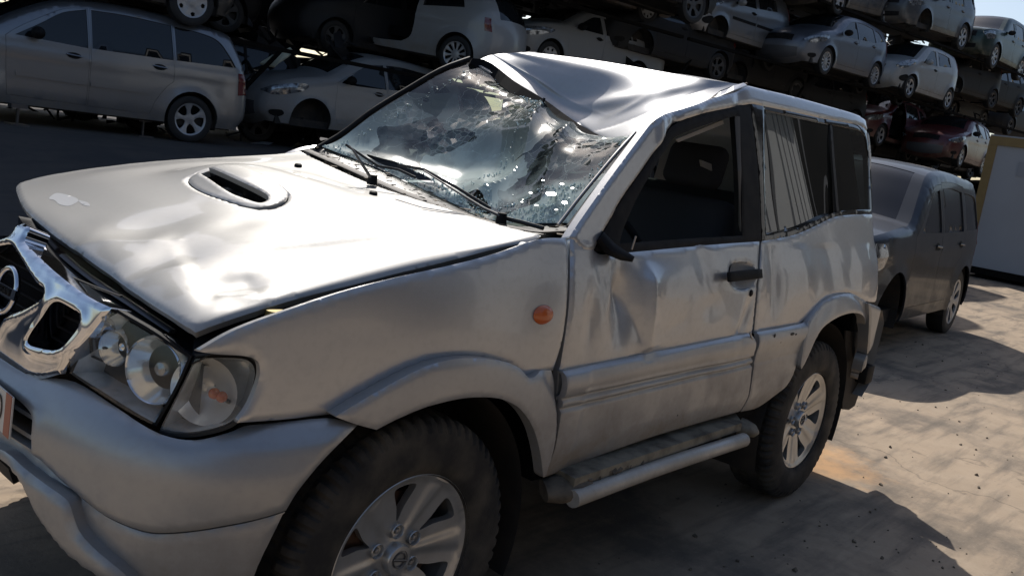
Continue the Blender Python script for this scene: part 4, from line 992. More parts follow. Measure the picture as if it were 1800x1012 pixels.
def bowl(px, r, dep, parent, off0, mat=M['reflector'], tilt=(0, 0), bulb=None, ribs=0, rim=True):
    ab = SFa.inv([px]); P0 = SFa.P(ab, off0)[0]; n = Vector((-.93, -.36+tilt[0], .03+tilt[1])).normalized()
    q = n.to_track_quat('Y', 'Z').to_matrix().to_4x4(); q.translation = Vector(P0)
    prof = [(r*math.sqrt(t), -dep*(1-t)) for t in np.linspace(0.0005, 1, 12)]
    m = MB().lathe(prof, 36, q); o = m.build('reflector_bowl', mat, parent, sharp=60)
    if rim: MB().lathe([(r*.985, -.002), (r*1.04, .003), (r*1.09, -.001), (r*1.09, -.03)], 36, q).build('bowl_rim', M['chrome'], parent, sharp=50)
    if bulb: MB().lathe([(.0005, bulb[1]), (bulb[0]*.8, bulb[1]-.004), (bulb[0], bulb[1]-.012), (bulb[0], -dep)], 20, q).build('bulb_shield', bulb[2], parent, sharp=40)
    return q
bowl((187, 612), .036, .05, lb, -.018, bulb=(.010, -.018, M['reflector']))
bowl((262, 652), .066, .075, lb, -.012, bulb=(.017, -.016, M['shield']))
bowl((352, 690), .072, .05, cb, -.020, tilt=(-.25, 0), rim=False, mat=M['frost_reflector'])
for (u, v) in ((372, 694), (386, 700)):
    P0 = SFa.P(SFa.inv([(u, v)]), -.02)[0]; bm = bmesh.new(); bmesh.ops.create_uvsphere(bm, u_segments=14, v_segments=10, radius=.012)
    me = bpy.data.meshes.new('bulb'); bm.to_mesh(me); bm.free(); me.transform(Matrix.Translation(P0)); me.materials.append(M['orange'])
    for p in me.polygons: p.use_smooth = True
    o = bpy.data.objects.new('bulb', me); C.objects.link(o); o.parent = cb
MB().tube([SFa.P(SFa.inv([(388, 702)]), -.02)[0], SFa.P(SFa.inv([(402, 716)]), -.045)[0]], .005, 6).build('bulb_holder', M['black'], cb)
# black gasket round the indicator
gk_px = [(341, 622, 1), (390, 620), (430, 621), (450, 628), (457, 648), (454, 675), (443, 708), (424, 738), (395, 756), (341, 768), (296, 766), (278, 758, 1), (283, 757, 1), (300, 761), (340, 762), (392, 750), (420, 732), (438, 704), (448, 672), (451, 648), (444, 633), (428, 626), (390, 624), (345, 626, 1)]
panel('lamp_gasket', SFa, [[(p[0], p[1])+tuple(p[2:]) for p in gk_px]], M['rubber'], cf, h=.012, off=.014, thick=.03)
lf2, lb2, li2 = lens_housing(lamp_z, lamp_px, 'headlight', True); panel('headlight_lens', SFa, [li2], M['lens'], lf2, h=.02, off=.010, thick=0, px=False, sm=4)
cf2, cb2, ci2 = lens_housing(corner_z, corner_px, 'indicator', True); panel('indicator_lens', SFa, [ci2], M['lens_frost'], cf2, h=.02, off=.010, thick=0, px=False, sm=4)
# --- slam panel under the bonnet edge
hf = resm([SH.P(SH.inv([p]), -.03)[0]+np.array([.01, 0, 0]) for p in [(34, 335), (45, 368), (90, 408), (160, 458), (250, 522), (343, 580)]], 24)
gfp = resm([SFa.P(SFa.inv([p]), -.01)[0] for p in [(12, 362), (35, 400), (73, 447), (124, 493), (209, 545), (341, 628)]], 24)
V = np.concatenate([hf+np.array([.10, 0, -.02]), hf*.5+gfp*.5+np.array([.07, 0, -.045]), gfp+np.array([.02, 0, -.02]), gfp+np.array([.02, 0, -.2])])
slam = mesh_obj('slam_panel', V, [(j*24+i, (j+1)*24+i, (j+1)*24+i+1, j*24+i+1) for j in range(3) for i in range(23)], M['black'], suv, True)
mm = hf*.42+gfp*.58+np.array([.035, 0, -.02])
MB().tube(list(mm[8:21]), .011, 6, flat=.5).build('slam_rail', M['steel_dark'], slam, sharp=50)
MB().tube([mm[4]+[0, 0, .0], mm[7]], .006, 6).build('bonnet_latch', M['steel_dark'], slam, sharp=50)
# inner wing lip seen in the gap beside the bonnet
ih = resm([SH.P(SH.inv([p]), -.035)[0]+np.array([0, .03, 0]) for p in [(352, 585), (430, 553), (560, 515), (700, 480), (880, 436), (950, 418)]], 20)
iw = resm([SS.P(SS.inv([p]), -.02)[0]+np.array([0, 0.01, -.03]) for p in [(352, 618), (440, 574), (600, 518), (700, 490), (880, 446), (990, 422)]], 20)
mesh_obj('gutter', np.concatenate([ih, ih*.5+iw*.5-np.array([0, 0, .03]), iw]), [(j*20+i, (j+1)*20+i, (j+1)*20+i+1, j*20+i+1) for j in range(2) for i in range(19)], M['black'], suv, True)
k = px3(484, 545, -.66); MB().tube([k+np.array([0, 0, -.03]), k], [.022, .020], 14).build('filler_cap', M['brass'], suv, sharp=50)
# --- bumper
up = SBu.inv([(60, 655), (130, 667), (200, 711), (280, 760), (340, 771), (400, 758), (440, 743), (575, 731), (632, 745)])
ar = SBu.inv([(596, 780), (560, 822), (527, 864), (508, 896)])
sm_ = SBu.inv([(505, 899), (407, 924), (346, 934), (285, 939), (244, 934), (183, 909), (130, 869), (57, 800)])
opn = SBu.inv([(56, 789), (57, 746), (55, 728), (45, 714), (29, 702)])
zc = float(opn[-1][1]); zb = float(sm_[-1][1])
half_up = [(.12, .765)]+[tuple(p) for p in up[:8]]+[tuple(up[8])+(1,)]+[tuple(p) for p in ar[:3]]+[tuple(sm_[0])+(1,)]+[tuple(p) for p in sm_[1:]]+[(.30, .635)]
def mir0(pts): return [(-p[0],)+tuple(p[1:]) for p in pts][::-1]
op_r = [tuple(sm_[-1]+np.array([-.004, .012]))+(1,)]+[tuple(p) for p in opn[1:4]]+[(opn[4][0]-.02, zc+.004, 1)]
hole = op_r+mir0(op_r)
def bump_off(v):
    # shoulder crease, facet towards the arch
    o = .006*np.exp(-((v[:, 1]-.745)/.018)**2)*sstep((np.abs(v[:, 0])-.7)/.1)
    d = seg_dist(v, np.array([p[:2] for p in hole])); return o+.008*np.exp(-(d/.02)**2)
bumper = panel('front_bumper', SBu, [half_up+mir0(half_up)], M['bumper'], suv, h=.013, thick=.03, px=False, sm=4, holes=[hole], offfn=bump_off, edge_round=.012)
low = SBu.inv([(57, 838), (81, 893), (126, 954), (171, 991), (212, 1012)])
vl = [(0, .66, 1), (.30, .63)]+[tuple(p+np.array([0, -.005])) for p in sm_[::-1]]+[tuple(SBu.inv([(500, 908)])[0])+(1,), tuple(SBu.inv([(455, 1000)])[0]), (.83, .42, 1), (.70, .415), (.62, .43)]+[tuple(p) for p in low[::-1]]+[(.20, .56), (0, .56, 1)]
val = panel('lower_valance', SBu, [[p for p in vl]+[(-p[0],)+tuple(p[1:]) for p in vl[1:-1]][::-1]], M['bumper'], bumper, h=.015, off=-.006, thick=.03, px=False, sm=3, edge_round=.008)
gd = SBu.inv([(24, 790), (57, 818), (100, 850), (128, 870), (138, 885), (152, 926), (180, 958), (204, 978), (230, 1000), (246, 1020), (212, 1014), (171, 993), (126, 956), (81, 895), (57, 846), (20, 805)])
gdl = [(.0, .585)]+[tuple(p) for p in gd]+[(.0, .555)]
panel('bumper_guard', SBu, [gdl+[(-p[0],)+tuple(p[1:]) for p in gdl[1:-1]][::-1]], M['bumper'], bumper, h=.012, off=.030, thick=.06, px=False, sm=3, edge_round=.02)
# inlet behind the plate: louvres
MB().add([tuple(SBu.P(np.array([[s, z]]), -.10)[0]) for s, z in ((-.45, .58), (.45, .58), (.45, .76), (-.45, .76))], [(0, 1, 2, 3)]).build('bumper_inlet', M['void'], bumper)
for z in (.655, .70):
    ss = np.linspace(-.40, .40, 20); A = SBu.P(np.stack([ss, np.full(20, z)], 1), -.015); B = A+np.array([.07, 0, -.02])
    strip3('inlet_louvre', A, B, M['bumper'], bumper, .008)
# plate
pr_, pb_ = on_plane(23, 699, 0, -.745), on_plane(16, 772, 0, -.745)
h_ = pr_-pb_; lft = np.array([.02, 1, 0.02]); lft /= np.linalg.norm(lft); pl0 = pr_+lft*.52; pl1 = pb_+lft*.52
pn = np.cross(h_, lft); pn /= np.linalg.norm(pn); pn = pn if pn[0] < 0 else -pn
V = [pb_, pr_, pl0, pl1]; V = V+[p-pn*.003 for p in V]
plate = mesh_obj('number_plate', V, [(0, 1, 2, 3), (7, 6, 5, 4), (0, 4, 5, 1), (1, 5, 6, 2), (2, 6, 7, 3), (3, 7, 4, 0)], M['plate'], bumper, False)
up_ = h_/np.linalg.norm(h_); rt = -lft
cen = (pr_+pb_)/2
text_mesh('D', .085, .0008, 'plate_letter', M['ink'], plate, frame_m(cen+lft*.068+pn*.0015, rt*.6, up_, pn))
bq = [cen+lft*.004-up_*.048, cen+lft*.004+up_*.048, cen+lft*.036+up_*.048, cen+lft*.036-up_*.048]; bq = [p+pn*.001 for p in bq]+[p-pn*.001 for p in bq]
mesh_obj('plate_band', bq, [(0, 1, 2, 3), (0, 4, 5, 1), (1, 5, 6, 2), (2, 6, 7, 3), (3, 7, 4, 0)], M['plate_red'], plate, False)
# --- side step
zt = .475
def sp(u, v, z=zt): return on_plane(u, v, 2, z)
A = [sp(953, 848), sp(1284, 729)]; B = [sp(1040, 838), sp(1300, 757)]
A = resm([sp(960, 832), sp(1120, 778), sp(1284, 728)], 24); B = resm([sp(1008, 858), sp(1150, 808), sp(1302, 756)], 24)
step = strip3('side_step', A, B, M['step'], suv, .03)
for k in range(9):
    t = .16+.76*k/8; L = A*(1-t)+B*t; L = L[4:23]
    MB().tube(list(L+np.array([0, 0, .004])), .0050, 6, flat=.9).build('tread_rib', M['step_rib'], step)
bar = resm([sp(1004, 868, .462), sp(1150, 816, .462), sp(1306, 766, .462)], 16)
MB().tube(list(bar+np.array([0, -.006, -.012])), .026, 14, flat=1.0).build('step_tube', M['stepbar'], step, sharp=60)
ec = sp(1306, 764, .462)
endc = MB().tube([sp(1300, 748, .462), sp(1312, 752, .46), sp(1324, 756, .455), sp(1331, 759, .45)], [.062, .060, .048, .018], 18, flat=.5)
endc.build('step_end_cap', M['step'], step, sharp=60)
MB().tube([sp(955, 862, .45), sp(975, 860, .455), sp(1000, 855, .458), sp(1020, 848, .46)], [.050, .062, .062, .055], 16, flat=.55).build('step_end_cap', M['mud'], step, sharp=60)
m = MB()
for k in range(420):
    i = rng.randint(0, 8); t = rng.rand(); s = .003+.008*rng.rand()**2; p = A[i]*(1-t)+B[i]*t+(A[i+1]-A[i])*rng.rand()+np.array([0, 0, .004+.006*rng.rand()*(1-i/9)])
    R = Matrix.Rotation(rng.rand()*6.28, 4, Vector(rng.randn(3)).normalized()); R.translation = Vector(p); m.box(-s, s, -s*.8, s*.8, -s*.6, s*.6, R)
m.build('mud_clods', M['mud'], step)['kind'] = 'stuff'
for x in (.9, 1.6): MB().tube([(x, -.60, .42), (x, -.80, .44)], .018, 8).build('step_bracket', M['liner'], step)
# --- arch liners
for cx in (0, 2.45):
    for sg in (-1, 1):
        q = Matrix.Translation((cx, 0, .3675)); m = MB().lathe([(.455, sg*.785), (.465, sg*.70), (.47, sg*.50), (.47, sg*.42), (.10, sg*.42)], 40, q, arc=(-.12*PI, 1.12*PI))
        m.build('wheel_arch_liner', M['liner'], suv, sharp=60)
# --- wheels
def tyre_mesh(name, R, rim, hw, mat, tread=True, segs=300):
    prof = [(rim, -hw*.82), (rim+.008, -hw*.90), (rim+.03, -hw*.985), (rim+.055, -hw*1.0), (R-.055, -hw*.99), (R-.03, -hw*.95), (R-.012, -hw*.86), (R-.004, -hw*.76)]
    cen = [(R, -hw*.6), (R+.001, -hw*.42), (R+.001, -hw*.38), (R+.002, -hw*.12), (R+.002, hw*.12), (R+.001, hw*.38), (R+.001, hw*.42), (R, hw*.6)]
    prof = prof+cen+[(r, -y) for r, y in prof[::-1]]
    n = len(prof); V = []; F = []
    nb = 60
    for k in range(segs):
        a = 2*PI*k/segs; ph = (k*nb/segs) % 1.0
        for j, (r, y) in enumerate(prof):
            rr = r
            if tread:
                if 5 <= j <= 8 or n-9 <= j <= n-6:
                    if ph < .22: rr -= .010 if j in (6, 7, 8, n-9, n-8, n-7) else .006
                elif 9 <= j <= n-10:
                    if j in (9, 10, n-11, n-10): rr -= .009
                    elif ((k*nb/segs+.5*(j % 2)) % 1.0) < .22: rr -= .008
            V.append((rr*math.cos(a), y, rr*math.sin(a)))
        for j in range(n-1):
            k2 = (k+1) % segs; F.append((k*n+j, k*n+j+1, k2*n+j+1, k2*n+j))
    return mesh_obj(name, V, F, mat, None, True, sharp=28)
def alloy_face(name, R, nsp, mat, parent, yface, dish=.035, open_r=(.30, .90), w_in=.10, w_out=.36, seg=60, h=.012, ridge=.006, lip=.010, th=.022):
    """Cast wheel face at local -Y with nsp openings; rings and lip included."""
    def fn(a, b):
        r = np.hypot(a, b)/R; th_ = np.arctan2(b, a); k = np.cos(nsp*th_)      # k=-1 on spoke centre
        y = -yface+dish*(1-np.clip((r-.25)/.75, 0, 1)**1.3)*0+dish*np.clip((.92-r)/.7, 0, 1)**.8
        y = y-.012*np.exp(-(r/.30)**4)
        y = y-ridge*np.exp(-((1+k)/.25)**2)*sstep((r-.2)/.2)*sstep((1-r)/.15)
        y = y-lip*sstep((r-.93)/.05)
        return np.stack([a, y, b], -1)
    S = Surf(fn, (-R, R), (-R, R), 1.0)
    out = np.array([[R*math.cos(q), R*math.sin(q)] for q in [2*PI*k/seg for k in range(seg)]])
    holes = []
    for k in range(nsp):
        c = 2*PI*k/nsp
        r0, r1 = open_r[0]*R, open_r[1]*R
        pts = [(r0, 0), ((r0*.6+r1*.4), w_in*1.3), (r1*.93, w_out*.92), (r1, w_out*.8), (r1*1.01, 0), (r1, -w_out*.8), (r1*.93, -w_out*.92), ((r0*.6+r1*.4), -w_in*1.3)]
        holes.append(smooth([(r*math.cos(c+a), r*math.sin(c+a)) for r, a in pts], 3))
    v, f = cdt_region([out], holes, h); P = S.P(v); f = f[:, ::-1]
    be = boundary_edges(f); ids = sorted({i for e in be for i in e}); m = {i: j for j, i in enumerate(ids)}; n0 = len(P)
    V = np.concatenate([P, P[ids], P[ids]+np.array([0, th, 0])]); nb_ = len(ids)
    F = [tuple(t) for t in f]+[(n0+m[b], n0+m[a], n0+nb_+m[a], n0+nb_+m[b]) for a, b in be]
    return mesh_obj(name, V, F, mat, parent, True, sharp=40), S
def big_wheel(rot):
    w_ = tyre_mesh('wheel', .3675, .222, .112, M['tyre']); w_.parent = suv
    m = MB().lathe([(.226, -.10), (.232, -.094), (.224, -.086), (.212, -.08), (.205, -.03), (.200, .09), (.225, .10)], 72)
    o = m.build('rim_barrel', M['alloy'], w_, sharp=50)
    face, S = alloy_face('rim', .222, 6, M['alloy'], w_, .082, dish=.030, h=.009, open_r=(.42, .885), w_in=.07, w_out=.20)
    face.data.transform(Matrix.Rotation(rot, 4, 'Y'))
    MB().lathe([(.16, .02), (.16, -.03), (.06, -.035), (.0001, -.035)], 40).build('brake_drum', M['rust'], w_, sharp=40)
    MB().lathe([(.2, .03), (.10, .03), (.0001, .03)], 30).build('backing_plate', M['void'], w_)
    cy = -.072
    cap = MB().lathe([(.040, cy+.012), (.040, cy-.006), (.036, cy-.012), (.026, cy-.013), (.025, cy-.010), (.0001, cy-.009)], 32).build('hub_cap', M['alloy'], w_, sharp=35)
    rg = [(.019*math.cos(q), cy-.012, .019*math.sin(q)) for q in [2*PI*k/24 for k in range(25)]]
    MB().tube(rg, .0022, 6).tube([(-.024, cy-.012, -.0), (.024, cy-.012, .0)], .004, 6).build('cap_emblem', M['steel_dark'], w_, sharp=40)
    for k in range(6):
        a = rot*-1+2*PI*k/6; c = (.070*math.cos(a), .070*math.sin(a))
        q = Matrix.Translation((c[0], cy+.012, c[1]))
        MB().lathe([(.0001, .006), (.0155, .006), (.0165, -.006), (.0185, -.010), (.020, -.008)], 20, q).build('lug_pocket', M['alloy'], w_, sharp=40)
        MB().lathe([(.0001, -.008), (.006, -.007), (.0085, -.003), (.0085, .006)], 6, q).build('lug_nut', M['steel'], w_, sharp=30)
    return w_
wf = big_wheel(math.radians(12)); wf.location = (0, -.700, .3675); wf.rotation_euler = (0, math.radians(16), 0)
wr = copy_tree(wf, suv); wr.location = (2.45, -.695, .3675); wr.rotation_euler = (0, math.radians(-8), 0)
for x in (0, 2.45):
    q = copy_tree(wf, suv); q.location = (x, .70, .3675); q.rotation_euler = (0, math.radians(30), PI)
# spare on the tailgate
sp_ = tyre_mesh('spare_wheel', .3675, .222, .112, M['tyre'], segs=120); sp_.parent = suv; sp_.location = (3.26, .30, .92); sp_.rotation_euler = (0, 0, -PI/2)
MB().lathe([(.24, -.10), (.22, -.12), (.0001, -.125)], 40).build('spare_cover', M['bumper'], sp_, sharp=50)

# sky reflection painted as flat pale patches near the nose of the bonnet
M['sky_patch'] = simple('painted_sky_reflection', (.42, .42, .42), .5)
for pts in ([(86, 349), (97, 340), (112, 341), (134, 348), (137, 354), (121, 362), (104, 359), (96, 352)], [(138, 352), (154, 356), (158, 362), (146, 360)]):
    panel('sky_reflection_patch', SH, [pts], M['sky_patch'], hood, h=.01, off=.0006, thick=0)
# flat black scrapes and pock marks on the side
for (u, v, a, b) in [(1103, 655, .010, .004), (1111, 654, .004, .003), (1362, 590, .010, .008), (1393, 587, .022, .007), (1399, 588, .012, .006)]:
    disc_on(SS, (u, v), a, .0275 if u > 1000 else .0015, .001, 'scrape_mark', M['rubber'], suv, rz=b, n=10)
# ------------------------------------------------------------------ yard cars: one builder, many profiles
def inset(poly, d):
    P = np.asarray(poly, float); n = len(P); out = []
    area = sum(P[i][0]*P[(i+1) % n][1]-P[(i+1) % n][0]*P[i][1] for i in range(n))
    sg = 1 if area > 0 else -1
    for i in range(n):
        a = P[i]-P[i-1]; b = P[(i+1) % n]-P[i]; a = a/(np.linalg.norm(a)+1e-9); b = b/(np.linalg.norm(b)+1e-9)
        na = np.array([-a[1], a[0]])*sg; nb = np.array([-b[1], b[0]])*sg; m = na+nb; L = max(.5, np.linalg.norm(m)); out.append(P[i]+m/L/L*2*d*.5*2*.5)
    return np.array(out)
BG_WHEELS = {}
def bg_wheel(kind, R, rimR, nsp, hub_mat):
    key = (kind, R, nsp, hub_mat.name)
    if key in BG_WHEELS: return BG_WHEELS[key]
    ty = MB().lathe([(rimR, -.09), (rimR+.02, -.10), (R-.03, -.098), (R-.005, -.085), (R, -.05), (R, .06), (R-.02, .09), (rimR, .09)], 40)
    t = mesh_obj('tyre_data', ty.V, ty.F, M['tyre_bg'], None, True, sharp=35)
    if kind == 'alloy': f, _ = alloy_face('rim_data', rimR, nsp, hub_mat, None, .080, dish=.03, h=.022, seg=36, open_r=(.30, .9), w_in=.5*PI/nsp, w_out=.62*PI/nsp)
    elif kind == 'multi': f, _ = alloy_face('rim_data', rimR, nsp, hub_mat, None, .085, dish=.015, h=.022, seg=36, open_r=(.32, .92), w_in=.45*PI/nsp, w_out=.5*PI/nsp)
    else: f, _ = alloy_face('rim_data', rimR, nsp, hub_mat, None, .088, dish=.008, h=.022, seg=36, open_r=(.62, .88), w_in=.16, w_out=.16)
    b = MB().lathe([(rimR, -.085), (rimR*.95, -.06), (rimR*.93, .0), (.05, .01), (.0001, .01)], 30); bk = mesh_obj('barrel_data', b.V, b.F, M['void'], None, True, sharp=40)
    res = (t.data, f.data, bk.data)
    for o in (t, f, bk): bpy.data.objects.remove(o)
    BG_WHEELS[key] = res; return res
def yard_car(name, P, mat, loc, heading=0.0, pitch=0.0, scale=1.0, wheels=('alloy', 5), skip_wheels=(), open_doors=(), roll=0.0, detail=True):
    root = empty(name); S = scale
    root.matrix_world = Matrix.Translation(loc) @ Matrix.Rotation(heading, 4, 'Z') @ Matrix.Rotation(-pitch, 4, 'Y') @ Matrix.Rotation(roll, 4, 'X') @ Matrix.Scale(S, 4)
    prof = smooth(P['prof'], 5, closed=False); W2 = P['W']/2; belt = P['belt']; R = P['R']; wb = P['wb']
    x0, x1 = prof[:, 0].min(), prof[:, 0].max(); zt = prof[:, 1].max()
    outline = np.concatenate([prof, [(x1-.12, P['sill']), (x0+.12, P['sill'])]])
    topline = prof
    bz = crv([p[0] for p in belt], [p[1] for p in belt])
    fr = P.get('front_round', .16); rr = P.get('rear_round', .10); th = P.get('tumble', .20); fil = P.get('fillet', .07)
    def sidefn(x, z):
        b = bz(x); k = np.clip((z-b)/(zt-b+1e-6), 0, 1.05)
        y = W2-.015*((z-.62)/.4)**2*(z < b)-.015*((b-.62)/.4)**2*(z >= b)
        y = y-th*k**1.15-.035*np.clip((.38-z)/.2, 0, 1)-.012*np.exp(-((z-(b-.10))/.05)**2)*0
        y = y+.012*np.exp(-((z-(b-.14))/.035)**2)
        y = y-fr*np.clip((x0+.75-x)/.75, 0, 1)**2.3-rr*np.clip((x-(x1-.6))/.6, 0, 1)**2.3
        ar = np.minimum(np.hypot(x, z-R), np.hypot(x-wb, z-R)); y = y+.022*np.exp(-((ar-(R+.06))/.05)**2)
        pts = np.stack([x, z], -1).reshape(-1, 2); d = seg_dist(pts, topline, closed=False).reshape(np.shape(x))
        t = np.clip(d/fil, 0, 1); y = y-fil*.8*(1-np.sqrt(1-(1-t)**2))
        return np.stack([x, -y, z], -1)
    S_ = Surf(sidefn, (x0, x1), (0, zt), 1.0)
    arch = [np.array([(cx+(R+.055)*math.cos(q), R+(R+.055)*math.sin(q)) for q in [2*PI*k/28 for k in range(28)]]) for cx in (0, wb)]
    doors = [smooth(d, 4) for d in P['doors']]
    wins = [smooth(wn, 4) for wn in P['wins']]
    edge_pts = []
    for d in (.012, .03, .055):
        q = inset(outline, d); edge_pts.append(densify(q, .05))
    ex = np.concatenate(edge_pts)
    def sheet(nm, inc, exc, mt, h, off=0.0, mirror=False, parent=root, thick=.015, extra=None):
        v, f = cdt_region(inc, exc, h, extra)
        if len(f) == 0: return None
        Pp = S_.P(v, off); N_ = S_.N(v)
        be = boundary_edges(f); ids = sorted({i for e in be for i in e}); m = {i: j for j, i in enumerate(ids)}; n0 = len(Pp); nb_ = len(ids)
        V = Pp; F = [tuple(t) for t in f]
        if thick:
            V = np.concatenate([Pp, Pp[ids], Pp[ids]-N_[ids]*thick]); F += [(n0+m[b], n0+m[a], n0+nb_+m[a], n0+nb_+m[b]) for a, b in be]
        if mirror: V = V*np.array([1, -1, 1]); F = [t[::-1] for t in F]
        return mesh_obj(nm, V, F, mt, parent, True)
    gap = .007
    body = None; allV = []; allF = []
    v, f = cdt_region([outline], arch+doors+wins, .075, ex); Pp = S_.P(v)
    be = boundary_edges(f); ids = sorted({i for e in be for i in e}); m = {i: j for j, i in enumerate(ids)}; n0 = len(Pp); nb_ = len(ids); Nn = S_.N(v)
    V = np.concatenate([Pp, Pp[ids], Pp[ids]-Nn[ids]*.02]); F = [tuple(t) for t in f]+[(n0+m[b], n0+m[a], n0+nb_+m[a], n0+nb_+m[b]) for a, b in be]
    mbb = MB(); mbb.add(V, F); mbb.add(V*np.array([1, -1, 1]), [t[::-1] for t in F])
    # skins across the car
    nt_ = 15; ts = np.linspace(-1, 1, nt_)
    yw = -sidefn(prof[:, 0], prof[:, 1])[:, 1]
    tang = np.gradient(prof, axis=0); tang /= np.linalg.norm(tang, axis=1)[:, None]+1e-9; nrm = np.stack([-tang[:, 1], tang[:, 0]], 1)
    crown = P.get('crown', .05)
    steep = np.abs(nrm[:, 0]); cr_ = crown*(1-steep)+(P.get('bow', .13))*steep
    G = np.zeros((len(prof), nt_, 3))
    for i, (x, z) in enumerate(prof):
        e = (1-np.abs(ts)**2.2)*cr_[i]
        G[i, :, 0] = x+nrm[i, 0]*e; G[i, :, 1] = ts*yw[i]; G[i, :, 2] = z+nrm[i, 1]*e
    def band(i0, i1, t0=0, t1=nt_-1, off=0.0):
        n_ = t1-t0+1; V = G[i0:i1+1, t0:t1+1].reshape(-1, 3).copy()
        if off: 
            for r_, i in enumerate(range(i0, i1+1)): V[r_*n_:(r_+1)*n_, 0] += nrm[i, 0]*off; V[r_*n_:(r_+1)*n_, 2] += nrm[i, 1]*off
        return V, [((j)*n_+k, (j)*n_+k+1, (j+1)*n_+k+1, (j+1)*n_+k) for j in range(i1-i0) for k in range(n_-1)]
    a, b = P['ws']; c, d = P['rw']; a, b, c, d = a*5, b*5, c*5, d*5
    rmat = P.get('roofmat')
    for i0, i1 in ((0, a), (b, c), (d, len(prof)-1)):
        V, F = band(i0, i1); mbb.add(V, [t[::-1] for t in F])
    V, F = band(a, b, 0, 1); mbb.add(V, [t[::-1] for t in F]); V, F = band(a, b, nt_-2, nt_-1); mbb.add(V, [t[::-1] for t in F])
    V, F = band(c, d, 0, 1); mbb.add(V, [t[::-1] for t in F]); V, F = band(c, d, nt_-2, nt_-1); mbb.add(V, [t[::-1] for t in F])
    body = mesh_obj('body', mbb.V, mbb.F, mat, root, True, sharp=50)
    V, F = band(a, b, 1, nt_-2, -.004); mesh_obj('windscreen', V, [t[::-1] for t in F], P.get('glass', M['darkglass']), root, True)
    V, F = band(c, d, 1, nt_-2, -.004); mesh_obj('rear_window', V, [t[::-1] for t in F], P.get('glass', M['darkglass']), root, True)
    # doors, windows
    for sgn in (False, True):
        for k, dr in enumerate(doors):
            if k in open_doors: continue
            ws_ = [wn for wn in wins if inside(np.array([wn.mean(0)]), dr)[0]]
            o = sheet('door', [inset(dr, gap)], ws_+[q for q in arch], mat, .07, mirror=sgn)
            if o is None: continue
            for wn in ws_: sheet('window', [wn], [], P.get('glass', M['darkglass']), .15, off=-.012, mirror=sgn, parent=o, thick=.0)
            if not sgn or True:
                hx, hz = P['handles'][k] if k < len(P.get('handles', [])) else (None, None)
                if hx is not None:
                    q0 = [(hx+.085*math.cos(t_), hz+.005+.038*math.sin(t_)) for t_ in [2*PI*i_/14 for i_ in range(14)]]
                    sheet('handle_cup', [np.array(q0)], [], M['black'], .05, off=.003, mirror=sgn, parent=o, thick=0)  # flat black disc gives the shaded hollow behind the handle
                    ab = np.array([[hx-.09, hz+.01], [hx, hz+.004], [hx+.09, hz]]); q = S_.P(ab, .012)
                    if sgn: q = q*np.array([1, -1, 1])
                    MB().tube(list(q), .014, 6, flat=.8).build('handle', P.get('handle_mat', mat), o, sharp=50)
            if P.get('moulding') and k < len(P['moulding']):
                mx0, mz0, mx1, mz1, hh = P['moulding'][k]
                sheet('rubbing_strip', [np.array([(mx0, mz0-hh), (mx1, mz1-hh), (mx1, mz1+hh), (mx0, mz0+hh)])], [], P.get('mould_mat', mat), .1, off=.016, mirror=sgn, parent=o, thick=.02)
        for wn in wins:
            if not any(inside(np.array([wn.mean(0)]), dr)[0] for dr in doors): sheet('quarter_window', [wn], [], P.get('glass', M['darkglass']), .15, off=-.012, mirror=sgn, thick=0)
        for lm in P.get('lamps', []):
            o = sheet('headlight', [smooth(lm, 4)], [], M['headlamp'], .05, off=.006, mirror=sgn, thick=.02)
        for lm in P.get('tails', []): sheet('tail_light', [smooth(lm, 4)], [], M['red_lens'], .05, off=.006, mirror=sgn, thick=.02)
        for lm in P.get('blacks', []): sheet('trim_panel', [smooth(lm, 4)], [], M['black'], .08, off=.005, mirror=sgn, thick=.01)
        if P.get('mirror') is not None and detail:
            mx_, mz_ = P['mirror']; q = S_.P(np.array([[mx_, mz_]]), 0)[0]; y_ = q[1]-.10
            bm = bmesh.new(); bmesh.ops.create_uvsphere(bm, u_segments=12, v_segments=8, radius=1); bmesh.ops.scale(bm, vec=(.075, .11, .075), verts=bm.verts); bmesh.ops.translate(bm, vec=(mx_, y_, mz_+.05), verts=bm.verts)
            if sgn: bmesh.ops.scale(bm, vec=(1, -1, 1), verts=bm.verts); bmesh.ops.reverse_faces(bm, faces=bm.faces)
            me = bpy.data.meshes.new('wing_mirror'); bm.to_mesh(me); bm.free(); me.materials.append(P.get('mirror_mat', M['black']))
            for p in me.polygons: p.use_smooth = True
            o = bpy.data.objects.new('wing_mirror', me); C.objects.link(o); o.parent = root
    # nose details on the front skin: grille and plate recess
    for nm, zz0, zz1, yy, mt in P.get('nose', []):
        idx = [i for i in range(len(prof)) if zz0 <= prof[i, 1] <= zz1 and prof[i, 0] < x0+.35 and i < a]
        if len(idx) < 2: continue
        i0, i1 = idx[0], idx[-1]; V = []
        for i in range(i0, i1+1):
            for t in np.linspace(-yy, yy, 10):
                e = (1-abs(t/yw[i])**2.2)*cr_[i]+.006; V.append((prof[i, 0]+nrm[i, 0]*e, t, prof[i, 1]+nrm[i, 1]*e))
        mesh_obj(nm, V, [((j)*10+k, (j+1)*10+k, (j+1)*10+k+1, (j)*10+k+1) for j in range(i1-i0) for k in range(9)], mt, root, True)
    # underside, wells, cabin floor
    ub = MB().box(x0+.25, x1-.25, -W2+.10, W2-.10, P['sill']-.02, P['sill']+.10).box(x0+.3, wb*.32, -W2+.28, W2-.28, P['sill'], .72).box(wb-.30, x1-.3, -W2+.28, W2-.28, P['sill'], .75)
    ub.tube([(-.1, .0, P['sill']-.01), (x1-.2, .1, P['sill']-.02)], .04, 6)
    for cx in (0, wb):
        ub.tube([(cx, -W2+.2, R), (cx, W2-.2, R)], .035, 6)
